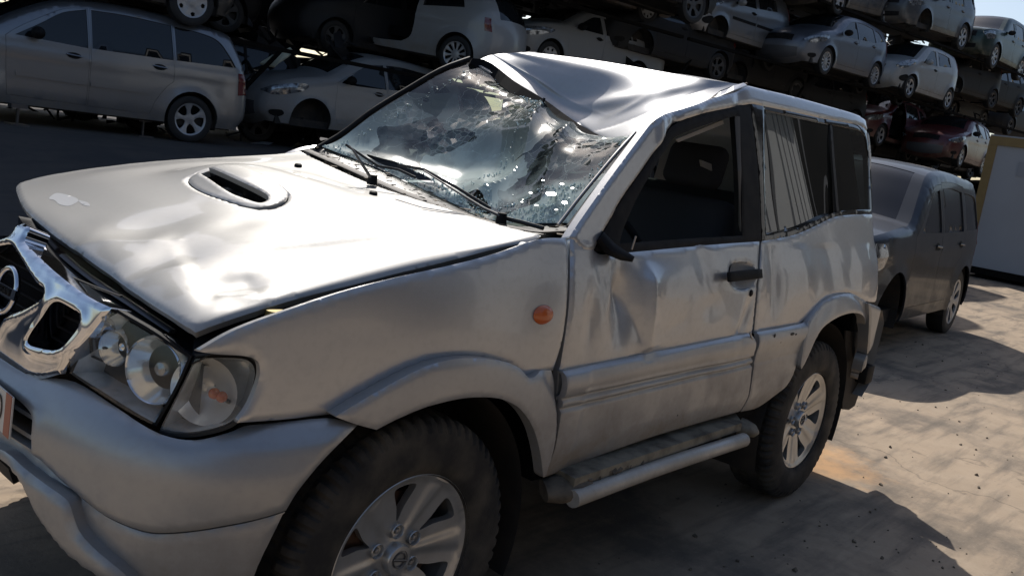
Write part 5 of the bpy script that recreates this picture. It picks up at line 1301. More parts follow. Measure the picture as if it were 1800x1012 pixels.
    for cx in (0, wb):
        for s_ in (-1, 1):
            q = Matrix.Translation((cx, 0, R)); ub.lathe([(R+.06, s_*(W2-.03)), (R+.07, s_*(W2-.28)), (.05, s_*(W2-.30))], 20, q, arc=(-.1*PI, 1.1*PI))
    ub.build('underbody', M['liner'], root)
    if open_doors:
        MB().box(.5, wb-.3, -W2+.15, W2-.12, P['sill']+.1, P['sill']+.14).box(1.0, 1.55, -W2+.25, -W2+.7, .45, .62).box(1.5, 1.66, -W2+.25, -W2+.7, .5, 1.2).box(.45, .7, -W2+.2, W2-.2, .5, .95).build('cabin', M['void'], root)
    # wheels
    td, fd, bd = bg_wheel(wheels[0], R, R*.69 if wheels[0] != 'cap' else R*.66, wheels[1], P.get('rim_mat', M['alloy_bg']))
    for k, (cx, s_) in enumerate(((0, -1), (wb, -1), (0, 1), (wb, 1))):
        if k in skip_wheels: continue
        o = bpy.data.objects.new('wheel', td); C.objects.link(o); o.parent = root; o.location = (cx, s_*(W2-.115), R); o.rotation_euler = (0, .4+k, 0 if s_ < 0 else PI)
        r_ = bpy.data.objects.new('rim', fd); C.objects.link(r_); r_.parent = o
        b_ = bpy.data.objects.new('rim_barrel', bd); C.objects.link(b_); b_.parent = o
    return root
# profiles: x back from the front axle, z up; third value marks a sharp edge
def prof_pts(L): return L
MPV = dict(wb=2.70, R=.315, W=1.80, sill=.24, tumble=.19, front_round=.22, rear_round=.10, fillet=.09,
    prof=[(-.80, .24), (-.93, .36), (-.95, .52), (-.91, .66), (-.80, .78), (-.45, .92), (-.05, 1.02), (.22, 1.09), (.60, 1.32), (1.02, 1.52), (1.45, 1.60), (2.0, 1.62), (2.7, 1.585), (3.15, 1.53), (3.28, 1.47), (3.42, 1.20), (3.49, 1.0), (3.53, .80), (3.55, .60), (3.53, .40), (3.44, .27)],
    ws=(7, 9), rw=(14, 16), belt=[(-1, .93), (.2, 1.0), (1.3, 1.01), (2.5, 1.05), (3.6, 1.08)],
    doors=[[(.40, 1.02, 1), (.42, .60), (.44, .34, 1), (1.34, .32, 1), (1.345, .7), (1.345, 1.02, 1), (1.33, 1.50, 1), (1.05, 1.44), (.75, 1.27), (.52, 1.12)],
           [(1.36, .32, 1), (2.14, .32, 1), (2.20, .50), (2.32, .68), (2.42, .78, 1), (2.42, 1.04, 1), (2.40, 1.50, 1), (1.9, 1.53), (1.355, 1.505, 1), (1.36, 1.0)]],
    wins=[[(.50, 1.04, 1), (.78, 1.22), (1.03, 1.39), (1.315, 1.485, 1), (1.325, 1.02, 1)], [(1.372, 1.025, 1), (1.372, 1.49, 1), (1.8, 1.51), (2.385, 1.495, 1), (2.40, 1.05, 1)], [(2.44, 1.055, 1), (2.43, 1.49, 1), (2.8, 1.47), (3.04, 1.41), (3.20, 1.24), (3.30, 1.09, 1)]],
    handles=[(1.16, .90), (2.22, .93)], moulding=[(.52, .60, 1.33, .60, .028), (1.37, .60, 2.10, .60, .028)], mirror=(.72, 1.05),
    lamps=[[(-.86, .70, 1), (-.40, .88, 1), (-.42, .76), (-.70, .66)]], tails=[[(3.34, 1.02, 1), (3.44, 1.02, 1), (3.50, .74, 1), (3.36, .72, 1)]], blacks=[])
HATCH = dict(wb=2.60, R=.31, W=1.695, sill=.22, tumble=.20, front_round=.26, rear_round=.12, fillet=.10, bow=.16,
    prof=[(-.66, .22), (-.79, .32), (-.83, .45), (-.82, .58), (-.76, .70), (-.66, .80), (-.35, .93), (.05, 1.02), (.35, 1.10), (.75, 1.33), (1.10, 1.47), (1.5, 1.53), (2.1, 1.53), (2.7, 1.48), (2.95, 1.43), (3.12, 1.22), (3.18, 1.02), (3.24, .85), (3.27, .65), (3.25, .42), (3.15, .25)],
    ws=(8, 10), rw=(14, 16), belt=[(-1, .86), (.2, .95), (1.3, 1.0), (2.4, 1.06), (3.3, 1.10)],
    doors=[[(.42, .98, 1), (.42, .55), (.50, .32, 1), (1.40, .32, 1), (1.42, .7), (1.40, 1.0, 1), (1.38, 1.42, 1), (1.10, 1.37), (.80, 1.22), (.55, 1.07)],
           [(1.42, .32, 1), (2.05, .32, 1), (2.12, .50), (2.25, .66), (2.36, .74, 1), (2.36, 1.05, 1), (2.32, 1.42, 1), (1.9, 1.45), (1.40, 1.43, 1), (1.43, 1.0)]],
    wins=[[(.50, .99, 1), (.64, 1.10), (.86, 1.25), (1.10, 1.36), (1.355, 1.405, 1), (1.385, 1.005, 1), (.8, .98)], [(1.435, 1.015, 1), (1.415, 1.415, 1), (1.8, 1.43), (2.29, 1.40, 1), (2.34, 1.065, 1)], [(2.42, 1.09, 1), (2.39, 1.38, 1), (2.62, 1.34), (2.80, 1.16, 1)]],
    handles=[(1.24, .90), (2.22, .95)], mirror=(.62, 1.0),
    lamps=[[(-.79, .68, 1), (-.62, .79), (-.20, .88), (-.10, .84), (-.28, .73), (-.62, .64)]], tails=[[(2.98, 1.15, 1), (3.10, 1.10, 1), (3.22, .82, 1), (3.05, .86, 1)]], blacks=[[(-.66, .40), (-.50, .42), (-.46, .36), (-.55, .31), (-.66, .34)]],
    nose=[('grille', .60, .74, .36, M['black']), ('lower_grille', .30, .52, .50, M['grid'])])
SEDAN = dict(wb=2.58, R=.31, W=1.72, sill=.22, tumble=.21, front_round=.24, rear_round=.14, fillet=.10, bow=.15,
    prof=[(-.66, .22), (-.80, .32), (-.84, .46), (-.83, .60), (-.78, .72), (-.68, .80), (-.30, .92), (.10, .99), (.40, 1.05), (.85, 1.29), (1.20, 1.42), (1.55, 1.46), (2.05, 1.44), (2.45, 1.36), (2.95, 1.10), (3.10, 1.05), (3.50, 1.02), (3.58, .92), (3.60, .60), (3.55, .40), (3.45, .26)],
    ws=(8, 10), rw=(13, 14), belt=[(-1, .86), (.2, .93), (1.3, .97), (2.6, 1.02), (3.6, 1.03)],
    doors=[[(.45, .96, 1), (.44, .55), (.52, .32, 1), (1.42, .32, 1), (1.44, .97, 1), (1.42, 1.36, 1), (1.15, 1.33), (.88, 1.18), (.6, 1.02)],
           [(1.45, .32, 1), (2.05, .32, 1), (2.14, .52), (2.28, .68), (2.42, .76, 1), (2.46, 1.0, 1), (2.40, 1.26, 1), (1.95, 1.36), (1.44, 1.375, 1)]],
    wins=[[(.62, .985, 1), (.70, 1.06), (.92, 1.19), (1.15, 1.30), (1.36, 1.33, 1), (1.385, .99, 1)], [(1.48, .995, 1), (1.46, 1.335, 1), (1.8, 1.335), (2.05, 1.29), (2.24, 1.22, 1), (2.26, 1.03, 1)], [(2.30, 1.035, 1), (2.28, 1.20, 1), (2.44, 1.08, 1), (2.42, 1.04, 1)]],
    handles=[(1.28, .88), (2.30, .92)], handle_mat=M['black'], mirror=(.66, .97),
    lamps=[[(-.80, .74, 1), (-.60, .80), (-.10, .86), (.02, .82), (-.20, .73), (-.60, .64)]], tails=[[(3.38, .98, 1), (3.53, .98), (3.57, .80, 1), (3.44, .82, 1)]], blacks=[[(-.70, .42), (-.52, .42), (-.50, .34), (-.68, .32)]],
    nose=[('grille', .64, .74, .50, M['black']), ('lower_grille', .30, .50, .45, M['black'])])
SMALL = dict(wb=2.375, R=.285, W=1.60, sill=.22, tumble=.17, front_round=.24, rear_round=.12, fillet=.09, bow=.15,
    prof=[(-.50, .22), (-.62, .32), (-.66, .46), (-.65, .60), (-.58, .72), (-.45, .84), (-.10, .96), (.22, 1.04), (.60, 1.27), (.92, 1.45), (1.3, 1.51), (1.8, 1.52), (2.3, 1.49), (2.62, 1.44), (2.76, 1.22), (2.82, 1.02), (2.87, .80), (2.88, .55), (2.84, .38), (2.76, .26)],
    ws=(7, 9), rw=(13, 15), belt=[(-1, .85), (.2, .93), (1.3, 1.0), (2.2, 1.06), (3.0, 1.12)],
    doors=[[(.32, .96, 1), (.32, .55), (.42, .32, 1), (1.32, .32, 1), (1.34, 1.0, 1), (1.30, 1.42, 1), (1.02, 1.40), (.78, 1.26), (.5, 1.08)],
           [(1.35, .32, 1), (1.90, .32, 1), (1.98, .50), (2.10, .64), (2.2, .70, 1), (2.24, 1.06, 1), (2.18, 1.40, 1), (1.8, 1.43), (1.32, 1.43, 1)]],
    wins=[[(.44, .97, 1), (.60, 1.10), (.82, 1.27), (1.02, 1.37), (1.24, 1.385, 1), (1.27, 1.01, 1)], [(1.38, 1.03, 1), (1.36, 1.39, 1), (1.75, 1.39), (2.1, 1.36, 1), (2.14, 1.11, 1)]],
    handles=[(1.18, .88)], handle_mat=M['black'], mirror=(.55, .96), mirror_mat=M['white_bg'],
    lamps=[[(-.60, .74, 1), (-.45, .85), (.00, .98), (.05, .93), (-.18, .80), (-.48, .68)]], tails=[[(2.62, 1.30, 1), (2.72, 1.26, 1), (2.80, 1.0, 1), (2.70, 1.0, 1)]], blacks=[[(-.46, .50), (-.28, .56), (-.24, .46), (-.36, .38), (-.48, .42)]],
    nose=[('grille', .48, .70, .34, M['black']), ('lower_grille', .28, .42, .30, M['black'])])
POLO = dict(HATCH, wb=2.50, W=1.68, R=.31,
    prof=[(-.62, .22), (-.76, .32), (-.80, .46), (-.79, .60), (-.72, .72), (-.55, .82), (-.15, .93), (.30, 1.0), (.50, 1.05), (.90, 1.26), (1.22, 1.39), (1.6, 1.45), (2.1, 1.45), (2.6, 1.40), (2.84, 1.34), (3.0, 1.15), (3.07, 1.0), (3.12, .82), (3.14, .60), (3.10, .40), (3.0, .26)],
    doors=[[(.50, .96, 1), (.47, .6), (.52, .36, 1), (.9, .33), (1.42, .36, 1), (1.60, .50), (1.62, .9), (1.62, 1.30, 1), (1.2, 1.28), (.92, 1.16), (.65, 1.03)]],
    wins=[[(.80, 1.0, 1), (.95, 1.13), (1.2, 1.25), (1.50, 1.28, 1), (1.52, 1.01, 1)], [(1.72, 1.02, 1), (1.70, 1.32, 1), (2.1, 1.32), (2.40, 1.26), (2.52, 1.10, 1)]],
    handles=[], belt=[(-1, .86), (.2, .93), (1.3, .98), (2.4, 1.02), (3.3, 1.05)], lamps=[], mirror=None, tails=[[(2.92, 1.0, 1), (3.02, 1.0, 1), (3.08, .78, 1), (2.96, .78, 1)]], blacks=[])
SUVP = dict(wb=2.66, R=.36, W=1.85, sill=.30, tumble=.16, front_round=.20, rear_round=.10, fillet=.08, bow=.10,
    prof=[(-.70, .32), (-.82, .42), (-.86, .58), (-.85, .78), (-.80, .92), (-.68, 1.02), (-.25, 1.10), (.20, 1.15), (.42, 1.18), (.80, 1.45), (1.10, 1.63), (1.5, 1.70), (2.1, 1.715), (2.8, 1.69), (3.15, 1.66), (3.30, 1.40), (3.38, 1.12), (3.43, .90), (3.46, .62), (3.42, .44), (3.34, .34)],
    ws=(8, 10), rw=(14, 16), belt=[(-1, 1.02), (.2, 1.08), (1.3, 1.10), (2.4, 1.12), (3.5, 1.14)],
    doors=[[(.46, 1.08, 1), (.45, .65), (.52, .42, 1), (1.44, .42, 1), (1.46, 1.1, 1), (1.44, 1.58, 1), (1.15, 1.54), (.88, 1.36), (.6, 1.16)],
           [(1.47, .42, 1), (2.05, .42, 1), (2.12, .62), (2.25, .78), (2.42, .86, 1), (2.44, 1.10, 1), (2.40, 1.60, 1), (1.9, 1.62), (1.45, 1.60, 1)]],
    wins=[[(.66, 1.11, 1), (.92, 1.32), (1.15, 1.48), (1.37, 1.52, 1), (1.40, 1.12, 1)], [(1.51, 1.12, 1), (1.50, 1.54, 1), (1.9, 1.56), (2.34, 1.54, 1), (2.37, 1.14, 1)], [(2.50, 1.15, 1), (2.47, 1.54, 1), (2.95, 1.52), (3.10, 1.46, 1), (3.18, 1.17, 1)]],
    handles=[(1.28, .98), (2.28, 1.0)], mirror=(.72, 1.10),
    lamps=[[(-.83, .90, 1), (-.68, .98), (-.40, 1.0), (-.38, .82), (-.70, .74, 1)]], tails=[[(3.26, 1.25, 1), (3.36, 1.20, 1), (3.42, .88, 1), (3.30, .86, 1)]], blacks=[],
    nose=[('grille', .76, .92, .55, M['black']), ('lower_grille', .46, .60, .60, M['black'])])
def copy_prof(p, **k): d = dict(p); d.update(k); return d
def place_by_wheels(fpx, rpx, dr, P):
    """rear wheel centre at depth dr; heading and pitch so that the front wheel lands on its pixel"""
    Pr = at_depth(rpx[0], rpx[1], dr); best = None
    wb = P['wb']
    for df in np.linspace(dr-wb*1.0, dr+.5*wb, 400):
        Pf = at_depth(fpx[0], fpx[1], df); v = Pr-Pf; L = np.linalg.norm(v)
        e = abs(L-wb)
        if v[0] > 0 and (best is None or e < best[0]): best = (e, v, Pf)
    e, v, Pf = best
    h = math.atan2(v[1], v[0]); pt = math.atan2(v[2], math.hypot(v[0], v[1]))
    fwd = np.array([math.cos(h), math.sin(h)]); W2 = P['W']/2-.02
    c = Pf[:2]+np.array([-math.sin(h), math.cos(h)])*W2
    return (c[0], c[1], Pf[2]-P['R']), h, pt
def place_by_heading(rpx, dr, hdg, P, z=None):
    Pr = at_depth(rpx[0], rpx[1], dr); h = math.radians(hdg); W2 = P['W']/2-.02
    f = Pr[:2]-np.array([math.cos(h), math.sin(h)])*P['wb']; c = f+np.array([-math.sin(h), math.cos(h)])*W2
    return (c[0], c[1], (Pr[2]-P['R']) if z is None else z), h, 0.0
# ------------------------------------------------------------------ ground
def gz(x, y):
    """yard floor: flat by the wreck, rising to the rack bank"""
    line = 9.4-.17*(x-5.0)            # front of the rack row
    d = line-1.3-y
    return .65*sstep((3.2-d)/3.2)
def gmat():
    m = bpy.data.materials.new('concrete_yard'); t, b = nodes(m); N = t.nodes; L = t.links
    tc = N.new('ShaderNodeTexCoord')
    def noise(sc, det=8, rough=.6, vec=None, out=0):
        n = N.new('ShaderNodeTexNoise'); n.inputs['Scale'].default_value = sc; n.inputs['Detail'].default_value = det; n.inputs['Roughness'].default_value = rough
        L.new(vec or tc.outputs['Object'], n.inputs['Vector']); return n.outputs[out]
    def mr(x, a, c, lo=0., hi=1.):
        r = N.new('ShaderNodeMapRange'); r.inputs[1].default_value = a; r.inputs[2].default_value = c; r.inputs[3].default_value = lo; r.inputs[4].default_value = hi; L.new(x, r.inputs[0]); return r.outputs[0]
    def mix(f, a, c):
        q = N.new('ShaderNodeMix'); q.data_type = 'RGBA'
        if isinstance(f, float): q.inputs['Factor'].default_value = f
        else: L.new(f, q.inputs['Factor'])
        for s, k in ((a, 'A'), (c, 'B')):
            if isinstance(s, tuple): q.inputs[k].default_value = (*s, 1)
            else: L.new(s, q.inputs[k])
        return q.outputs['Result']
    def mul(x, y, op='MULTIPLY'):
        q = N.new('ShaderNodeMath'); q.operation = op; q.use_clamp = True
        for i, s in enumerate((x, y)):
            if isinstance(s, (int, float)): q.inputs[i].default_value = s
            else: L.new(s, q.inputs[i])
        return q.outputs[0]
    c = mix(mr(noise(1.1), .35, .68), (.40, .305, .215), (.32, .25, .18))
    c = mix(mul(mr(noise(7, 8, .7), .45, .75), .55), c, (.45, .36, .265))
    # dark stains, oil, tyre scrub
    st = mul(mr(noise(.9, 9, .66), .49, .62), .8); c = mix(st, c, (.115, .10, .085))
    mp = N.new('ShaderNodeMapping'); mp.inputs['Rotation'].default_value = (0, 0, .45); mp.inputs['Scale'].default_value = (1.0, 7.0, 1.0); L.new(tc.outputs['Object'], mp.inputs[0])
    tr = mul(mr(noise(1.3, 7, .6, mp.outputs[0]), .48, .68), .75); c = mix(tr, c, (.13, .11, .09))
    c = mix(mul(mr(noise(28, 5), .60, .78), .6), c, (.10, .085, .07))
    c = mix(mul(mr(noise(90, 3), .62, .75), .4), c, (.50, .44, .37))
    # rust-orange sand patch beside the rear wheel
    vd = N.new('ShaderNodeVectorMath'); vd.operation = 'DISTANCE'; L.new(tc.outputs['Object'], vd.inputs[0]); vd.inputs[1].default_value = (3.13, -.58, 0)
    vq = mul(vd.outputs['Value'], mul(noise(6), .5, 'MULTIPLY'), 'ADD')
    q = N.new('ShaderNodeMath'); q.operation = 'ADD'; L.new(vd.outputs['Value'], q.inputs[0]); nz = mr(noise(7), .2, .8, -.22, .22); L.new(nz, q.inputs[1])
    c = mix(mr(q.outputs[0], .42, .12, 0., .75), c, (.56, .33, .16))
    # darker grey ground further back under the racks
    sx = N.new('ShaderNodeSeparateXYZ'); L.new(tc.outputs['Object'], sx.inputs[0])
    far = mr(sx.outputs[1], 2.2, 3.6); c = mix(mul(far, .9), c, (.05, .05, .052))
    nzv = N.new('ShaderNodeTexNoise'); nzv.inputs['Scale'].default_value = 2.2; nzv.inputs['Detail'].default_value = 6; L.new(tc.outputs['Object'], nzv.inputs[0])
    va = N.new('ShaderNodeVectorMath'); va.operation = 'SCALE'; va.inputs[3].default_value = .8; L.new(nzv.outputs['Color'], va.inputs[0])
    ad = N.new('ShaderNodeVectorMath'); ad.operation = 'ADD'; L.new(tc.outputs['Object'], ad.inputs[0]); L.new(va.outputs[0], ad.inputs[1])
    vo = N.new('ShaderNodeTexVoronoi'); vo.feature = 'DISTANCE_TO_EDGE'; vo.inputs['Scale'].default_value = .42; L.new(ad.outputs[0], vo.inputs['Vector'])
    c = mix(mul(mr(vo.outputs[0], .007, .001), .4), c, (.07, .06, .05))
    sp = N.new('ShaderNodeTexVoronoi'); sp.inputs['Scale'].default_value = 2.6; L.new(ad.outputs[0], sp.inputs['Vector'])
    L.new(c, b.inputs['Base Color']); b.inputs['Roughness'].default_value = .9; b.inputs['Specular IOR Level'].default_value = .25
    bp = N.new('ShaderNodeBump'); bp.inputs['Strength'].default_value = .5; bp.inputs['Distance'].default_value = .006
    h = mul(mul(noise(45, 6), .6), mul(noise(6, 5), .4), 'ADD'); L.new(h, bp.inputs['Height']); L.new(bp.outputs[0], b.inputs['Normal'])
    return m
xs = np.concatenate([np.linspace(-400, -30, 12), np.linspace(-28, 60, 111), np.linspace(66, 600, 14)]); ys = np.concatenate([np.linspace(-400, -25, 10), np.linspace(-22, 30, 120), np.linspace(34, 600, 14)])
X, Y = np.meshgrid(xs, ys); Z = gz(X, Y); V = np.stack([X.ravel(), Y.ravel(), Z.ravel()], 1); nx = len(xs)
F = [(j*nx+i, j*nx+i+1, (j+1)*nx+i+1, (j+1)*nx+i) for j in range(len(ys)-1) for i in range(nx-1)]
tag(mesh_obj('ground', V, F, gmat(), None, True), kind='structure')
m = MB()
for k in range(420):
    if k < 300: x = rng.uniform(2.2, 8.5); y = rng.uniform(-3.2, 1.5)
    else: x = rng.uniform(-.6, 2.6); y = rng.uniform(-2.0, -.5)
    s = .003+.007*rng.rand()**4; R = Matrix.Rotation(rng.rand()*6.28, 4, Vector(rng.randn(3)).normalized()); R.translation = Vector((x, y, s*.4))
    m.box(-s, s, -s*.8, s*.8, -s*.6, s*.6, R)
tag(m.build('pebbles', M['mud']), kind='stuff')
# ------------------------------------------------------------------ cars of the yard
def add(name, P, mat, pl, label, cat='car', group=None, **k):
    loc, h, pt = pl
    o = yard_car(name, P, mat, loc, h, pt, **k); tag(o, label, cat, group); return o
A1 = place_by_heading((335, 210), 12.2, -5, MPV)
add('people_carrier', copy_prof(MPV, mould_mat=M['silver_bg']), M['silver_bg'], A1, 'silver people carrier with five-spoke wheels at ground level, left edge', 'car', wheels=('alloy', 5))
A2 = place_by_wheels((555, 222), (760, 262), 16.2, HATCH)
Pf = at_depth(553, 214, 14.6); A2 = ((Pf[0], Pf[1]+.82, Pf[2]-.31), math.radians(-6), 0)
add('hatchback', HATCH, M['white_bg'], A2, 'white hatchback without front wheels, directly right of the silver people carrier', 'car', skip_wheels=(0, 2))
A3 = place_by_wheels((586, 55), (797, 95), 15.4, POLO)
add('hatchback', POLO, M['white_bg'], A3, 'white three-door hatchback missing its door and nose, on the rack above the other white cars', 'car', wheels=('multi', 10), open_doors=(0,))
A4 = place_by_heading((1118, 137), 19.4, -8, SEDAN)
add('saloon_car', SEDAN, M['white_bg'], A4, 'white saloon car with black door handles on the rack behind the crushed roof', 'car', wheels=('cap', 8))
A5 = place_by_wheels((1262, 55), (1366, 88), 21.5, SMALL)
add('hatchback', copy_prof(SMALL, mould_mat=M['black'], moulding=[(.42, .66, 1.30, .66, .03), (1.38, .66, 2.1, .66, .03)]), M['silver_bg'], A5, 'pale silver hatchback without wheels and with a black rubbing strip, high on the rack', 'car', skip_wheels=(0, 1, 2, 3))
A6 = place_by_wheels((1453, 108), (1538, 133), 22.8, HATCH)
add('hatchback', HATCH, M['blue_bg'], A6, 'blue-silver hatchback left of the small white car, same rack level', 'car', wheels=('multi', 12))
A7 = place_by_wheels((1600, 153), (1667, 175), 25.0, SMALL)
add('small_car', SMALL, M['white_bg'], A7, 'small white car with tall headlamps perched near the right end of the rack', 'car', wheels=('alloy', 5))
A8 = place_by_wheels((1477, 3), (1560, 25), 23.5, SEDAN)
add('saloon_car', SEDAN, M['grey_bg'], A8, 'dark grey car on the top rack level cut off by the upper frame edge', 'car', wheels=('alloy', 5))
A9 = place_by_wheels((1624, 44), (1693, 66), 25.5, SUVP)
add('off_road_car', SUVP, M['grey_bg'], A9, 'grey five-door off-roader without a front wheel atop the rack beside the sky', 'car', wheels=('multi', 6), skip_wheels=(0,))
A10 = place_by_wheels((1749, 99), (1795, 122), 28.5, SUVP)
add('off_road_car', SUVP, M['green_bg'], A10, 'dark green off-roader against the sky, furthest right on the rack', 'car', wheels=('multi', 7))
A11 = place_by_wheels((1548, 238), (1612, 258), 27.5, HATCH)
add('hatchback', HATCH, M['red_bg'], A11, 'red hatchback with its door gone, low on the rack left of the other red car', 'car', open_doors=(0,), skip_wheels=(1,))
A12 = place_by_wheels((1690, 276), (1728, 290), 28.0, HATCH)
add('hatchback', HATCH, M['red_bg'], A12, 'red hatchback nosing out behind the white cabin, low on the rack', 'car', wheels=('multi', 7))
A13 = place_by_heading((338, 4), 11.9, -5, HATCH)
add('hatchback', HATCH, M['dark_bg'], A13, 'black car on the rack over the people carrier, only its wheel and sill in view', 'car', wheels=('cap', 5))
A14 = place_by_heading((1140, 15), 18.8, -9, SEDAN)
add('saloon_car', copy_prof(SEDAN, mirror=None), M['brown_bg'], A14, 'dark brown car above the white saloon, only its sill and capped wheel in view', 'car', wheels=('cap', 9))
# dark wrecks between, rack shade painted into their colour
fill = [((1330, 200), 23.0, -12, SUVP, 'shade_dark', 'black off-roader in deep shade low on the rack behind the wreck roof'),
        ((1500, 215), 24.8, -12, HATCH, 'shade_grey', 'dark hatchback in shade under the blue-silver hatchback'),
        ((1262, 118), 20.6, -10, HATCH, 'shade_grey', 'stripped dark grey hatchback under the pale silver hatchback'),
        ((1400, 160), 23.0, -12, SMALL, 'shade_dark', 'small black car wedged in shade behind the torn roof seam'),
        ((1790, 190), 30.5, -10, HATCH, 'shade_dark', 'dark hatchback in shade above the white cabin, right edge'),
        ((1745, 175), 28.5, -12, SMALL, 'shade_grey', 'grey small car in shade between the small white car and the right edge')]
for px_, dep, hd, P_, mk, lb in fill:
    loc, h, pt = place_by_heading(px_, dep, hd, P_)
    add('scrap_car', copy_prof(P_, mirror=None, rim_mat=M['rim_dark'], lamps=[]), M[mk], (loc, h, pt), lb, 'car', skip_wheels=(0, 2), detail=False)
# ------------------------------------------------------------------ deep stacks behind the front row
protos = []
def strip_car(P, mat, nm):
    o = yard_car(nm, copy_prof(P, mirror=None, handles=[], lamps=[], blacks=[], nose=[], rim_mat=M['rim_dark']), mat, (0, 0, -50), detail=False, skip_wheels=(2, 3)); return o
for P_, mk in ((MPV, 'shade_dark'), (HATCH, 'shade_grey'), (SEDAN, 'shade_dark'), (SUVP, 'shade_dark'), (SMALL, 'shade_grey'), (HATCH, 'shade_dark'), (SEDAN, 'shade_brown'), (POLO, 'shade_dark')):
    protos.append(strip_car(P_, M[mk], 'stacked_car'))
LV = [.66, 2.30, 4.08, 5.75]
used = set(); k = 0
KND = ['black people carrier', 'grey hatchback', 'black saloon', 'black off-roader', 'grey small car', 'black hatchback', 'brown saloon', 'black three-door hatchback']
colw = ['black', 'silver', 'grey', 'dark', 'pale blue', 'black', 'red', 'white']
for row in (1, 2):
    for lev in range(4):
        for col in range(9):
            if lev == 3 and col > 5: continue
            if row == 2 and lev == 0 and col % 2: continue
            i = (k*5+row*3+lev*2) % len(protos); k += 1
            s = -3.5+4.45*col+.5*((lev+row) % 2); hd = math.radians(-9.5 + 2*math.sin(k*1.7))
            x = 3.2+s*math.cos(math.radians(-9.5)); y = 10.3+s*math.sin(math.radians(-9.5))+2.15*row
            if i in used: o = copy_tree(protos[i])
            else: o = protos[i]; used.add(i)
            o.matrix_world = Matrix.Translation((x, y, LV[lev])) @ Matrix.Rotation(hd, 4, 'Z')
            tag(o, 'shade-darkened %s packed in the %s row behind the front cars, %s rack level' % (KND[i], ('second', 'third')[row-1], ('ground', 'first', 'second', 'top')[lev]), 'car', 'scrap cars packed behind the front row of the rack')
# front row cars out of the frame or above it that throw the shade
k = 0
front_extra = [(0, -4.6, .66), (1, -4.4, 2.3), (1, 4.6, 2.3), (2, -4.2, 4.08), (2, .4, 4.08), (2, 5.0, 4.08), (2, 9.6, 4.08), (3, -4.0, 5.75), (3, .6, 5.75), (3, 5.2, 5.75), (3, 9.8, 5.75), (3, 14.2, 5.75), (0, 9.2, .66), (0, 13.8, .5), (0, 18.4, .4), (0, 23.0, .3), (0, 27.4, .2), (4, -3, 7.45), (4, 2, 7.45), (4, 6.5, 7.45), (4, 11, 7.45)]
for lev, s, z in front_extra:
    i = (k*3+1) % len(protos); k += 1; o = copy_tree(protos[i])
    x = 2.4+s*math.cos(math.radians(-7)); y = 10.0+s*math.sin(math.radians(-7))-.10*max(0, s-9)
    if lev == 1 and s > 0: continue
    o.matrix_world = Matrix.Translation((x, y, z)) @ Matrix.Rotation(math.radians(-8), 4, 'Z')
    tag(o, 'shade-darkened %s in the front row of the rack, %s' % (KND[i], ('left of the people carrier' if s < 0 else 'behind the wreck') if lev == 0 else ('over the upper frame edge')), 'car', 'scrap cars stacked on the rack around the view')
# ------------------------------------------------------------------ rack steel
rack = empty('storage_rack', (3, 9.2, 0)); tag(rack, 'dark steel storage rack of posts and beams that carries the stacked cars', 'rack')
rack.matrix_world = Matrix.Identity(4)
def rl(s, row): return 2.4+s*math.cos(math.radians(-8.5)), 8.95+s*math.sin(math.radians(-8.5))-.05*max(0, s-9)+2.15*row
posts = [-7.2, -2.6, 3.15, 8.6, 12.85, 17.0, 21.0, 25.0, 29.5]
for s in posts:
    for row in (1.75, 2.7):
        x, y = rl(s, row); o = MB().box(x-.07, x+.07, y-.05, y+.05, 0, 7.3 if s < 20 else 5.9).build('post', M['rack'], rack)
for z in (2.16, 3.96, 5.62):
    for row in (0, 1):
        for dy in (1.3,):
            for i in range(len(posts)-1):
                a = np.array(rl(posts[i], row)); b = np.array(rl(posts[i+1], row)); d = (b-a)/np.linalg.norm(b-a); n_ = np.array([-d[1], d[0]])
                a = a+d*.09+n_*(dy+.02); b = b-d*.09+n_*(dy+.02)
                V = [(*p, zz) for zz in (z-.06, z) for p in (a-n_*.04, b-n_*.04, b+n_*.04, a+n_*.04)]
                mesh_obj('beam', V, [(0, 3, 2, 1), (4, 5, 6, 7), (0, 1, 5, 4), (1, 2, 6, 5), (2, 3, 7, 6), (3, 0, 4, 7)], M['rack'], rack, False)
for i, (s, z) in enumerate([(3.3, .66), (8.7, .66), (12.9, 2.16), (17.1, 2.16), (21.1, 3.96)]):
    x, y = rl(s, .85); MB().tube([(x, y-.1, z), (x+1.3, y-.1, z+1.5)], .035, 6).build('brace', M['rack'], rack)
# axle stands under the people carrier
for (u, v, dd) in ((38, 200, 10.5), (259, 222, 11.9)):
    q = at_depth(u, v, dd); z0 = gz(q[0], q[1]+.15)
    o = MB().box(q[0]-.01, q[0]+.01, q[1]+.1, q[1]+.14, z0-.02, .87).box(q[0]-.09, q[0]+.09, q[1]+.06, q[1]+.18, .85, .90).box(q[0]-.10, q[0]+.10, q[1]+.0, q[1]+.24, z0-.02, z0+.02).build('support_stand', M['steel_dark'])
    tag(o, 'thin steel stand under the people carrier sill near its %s wheel' % ('front' if u < 100 else 'rear'), 'stand', 'stands under the people carrier')
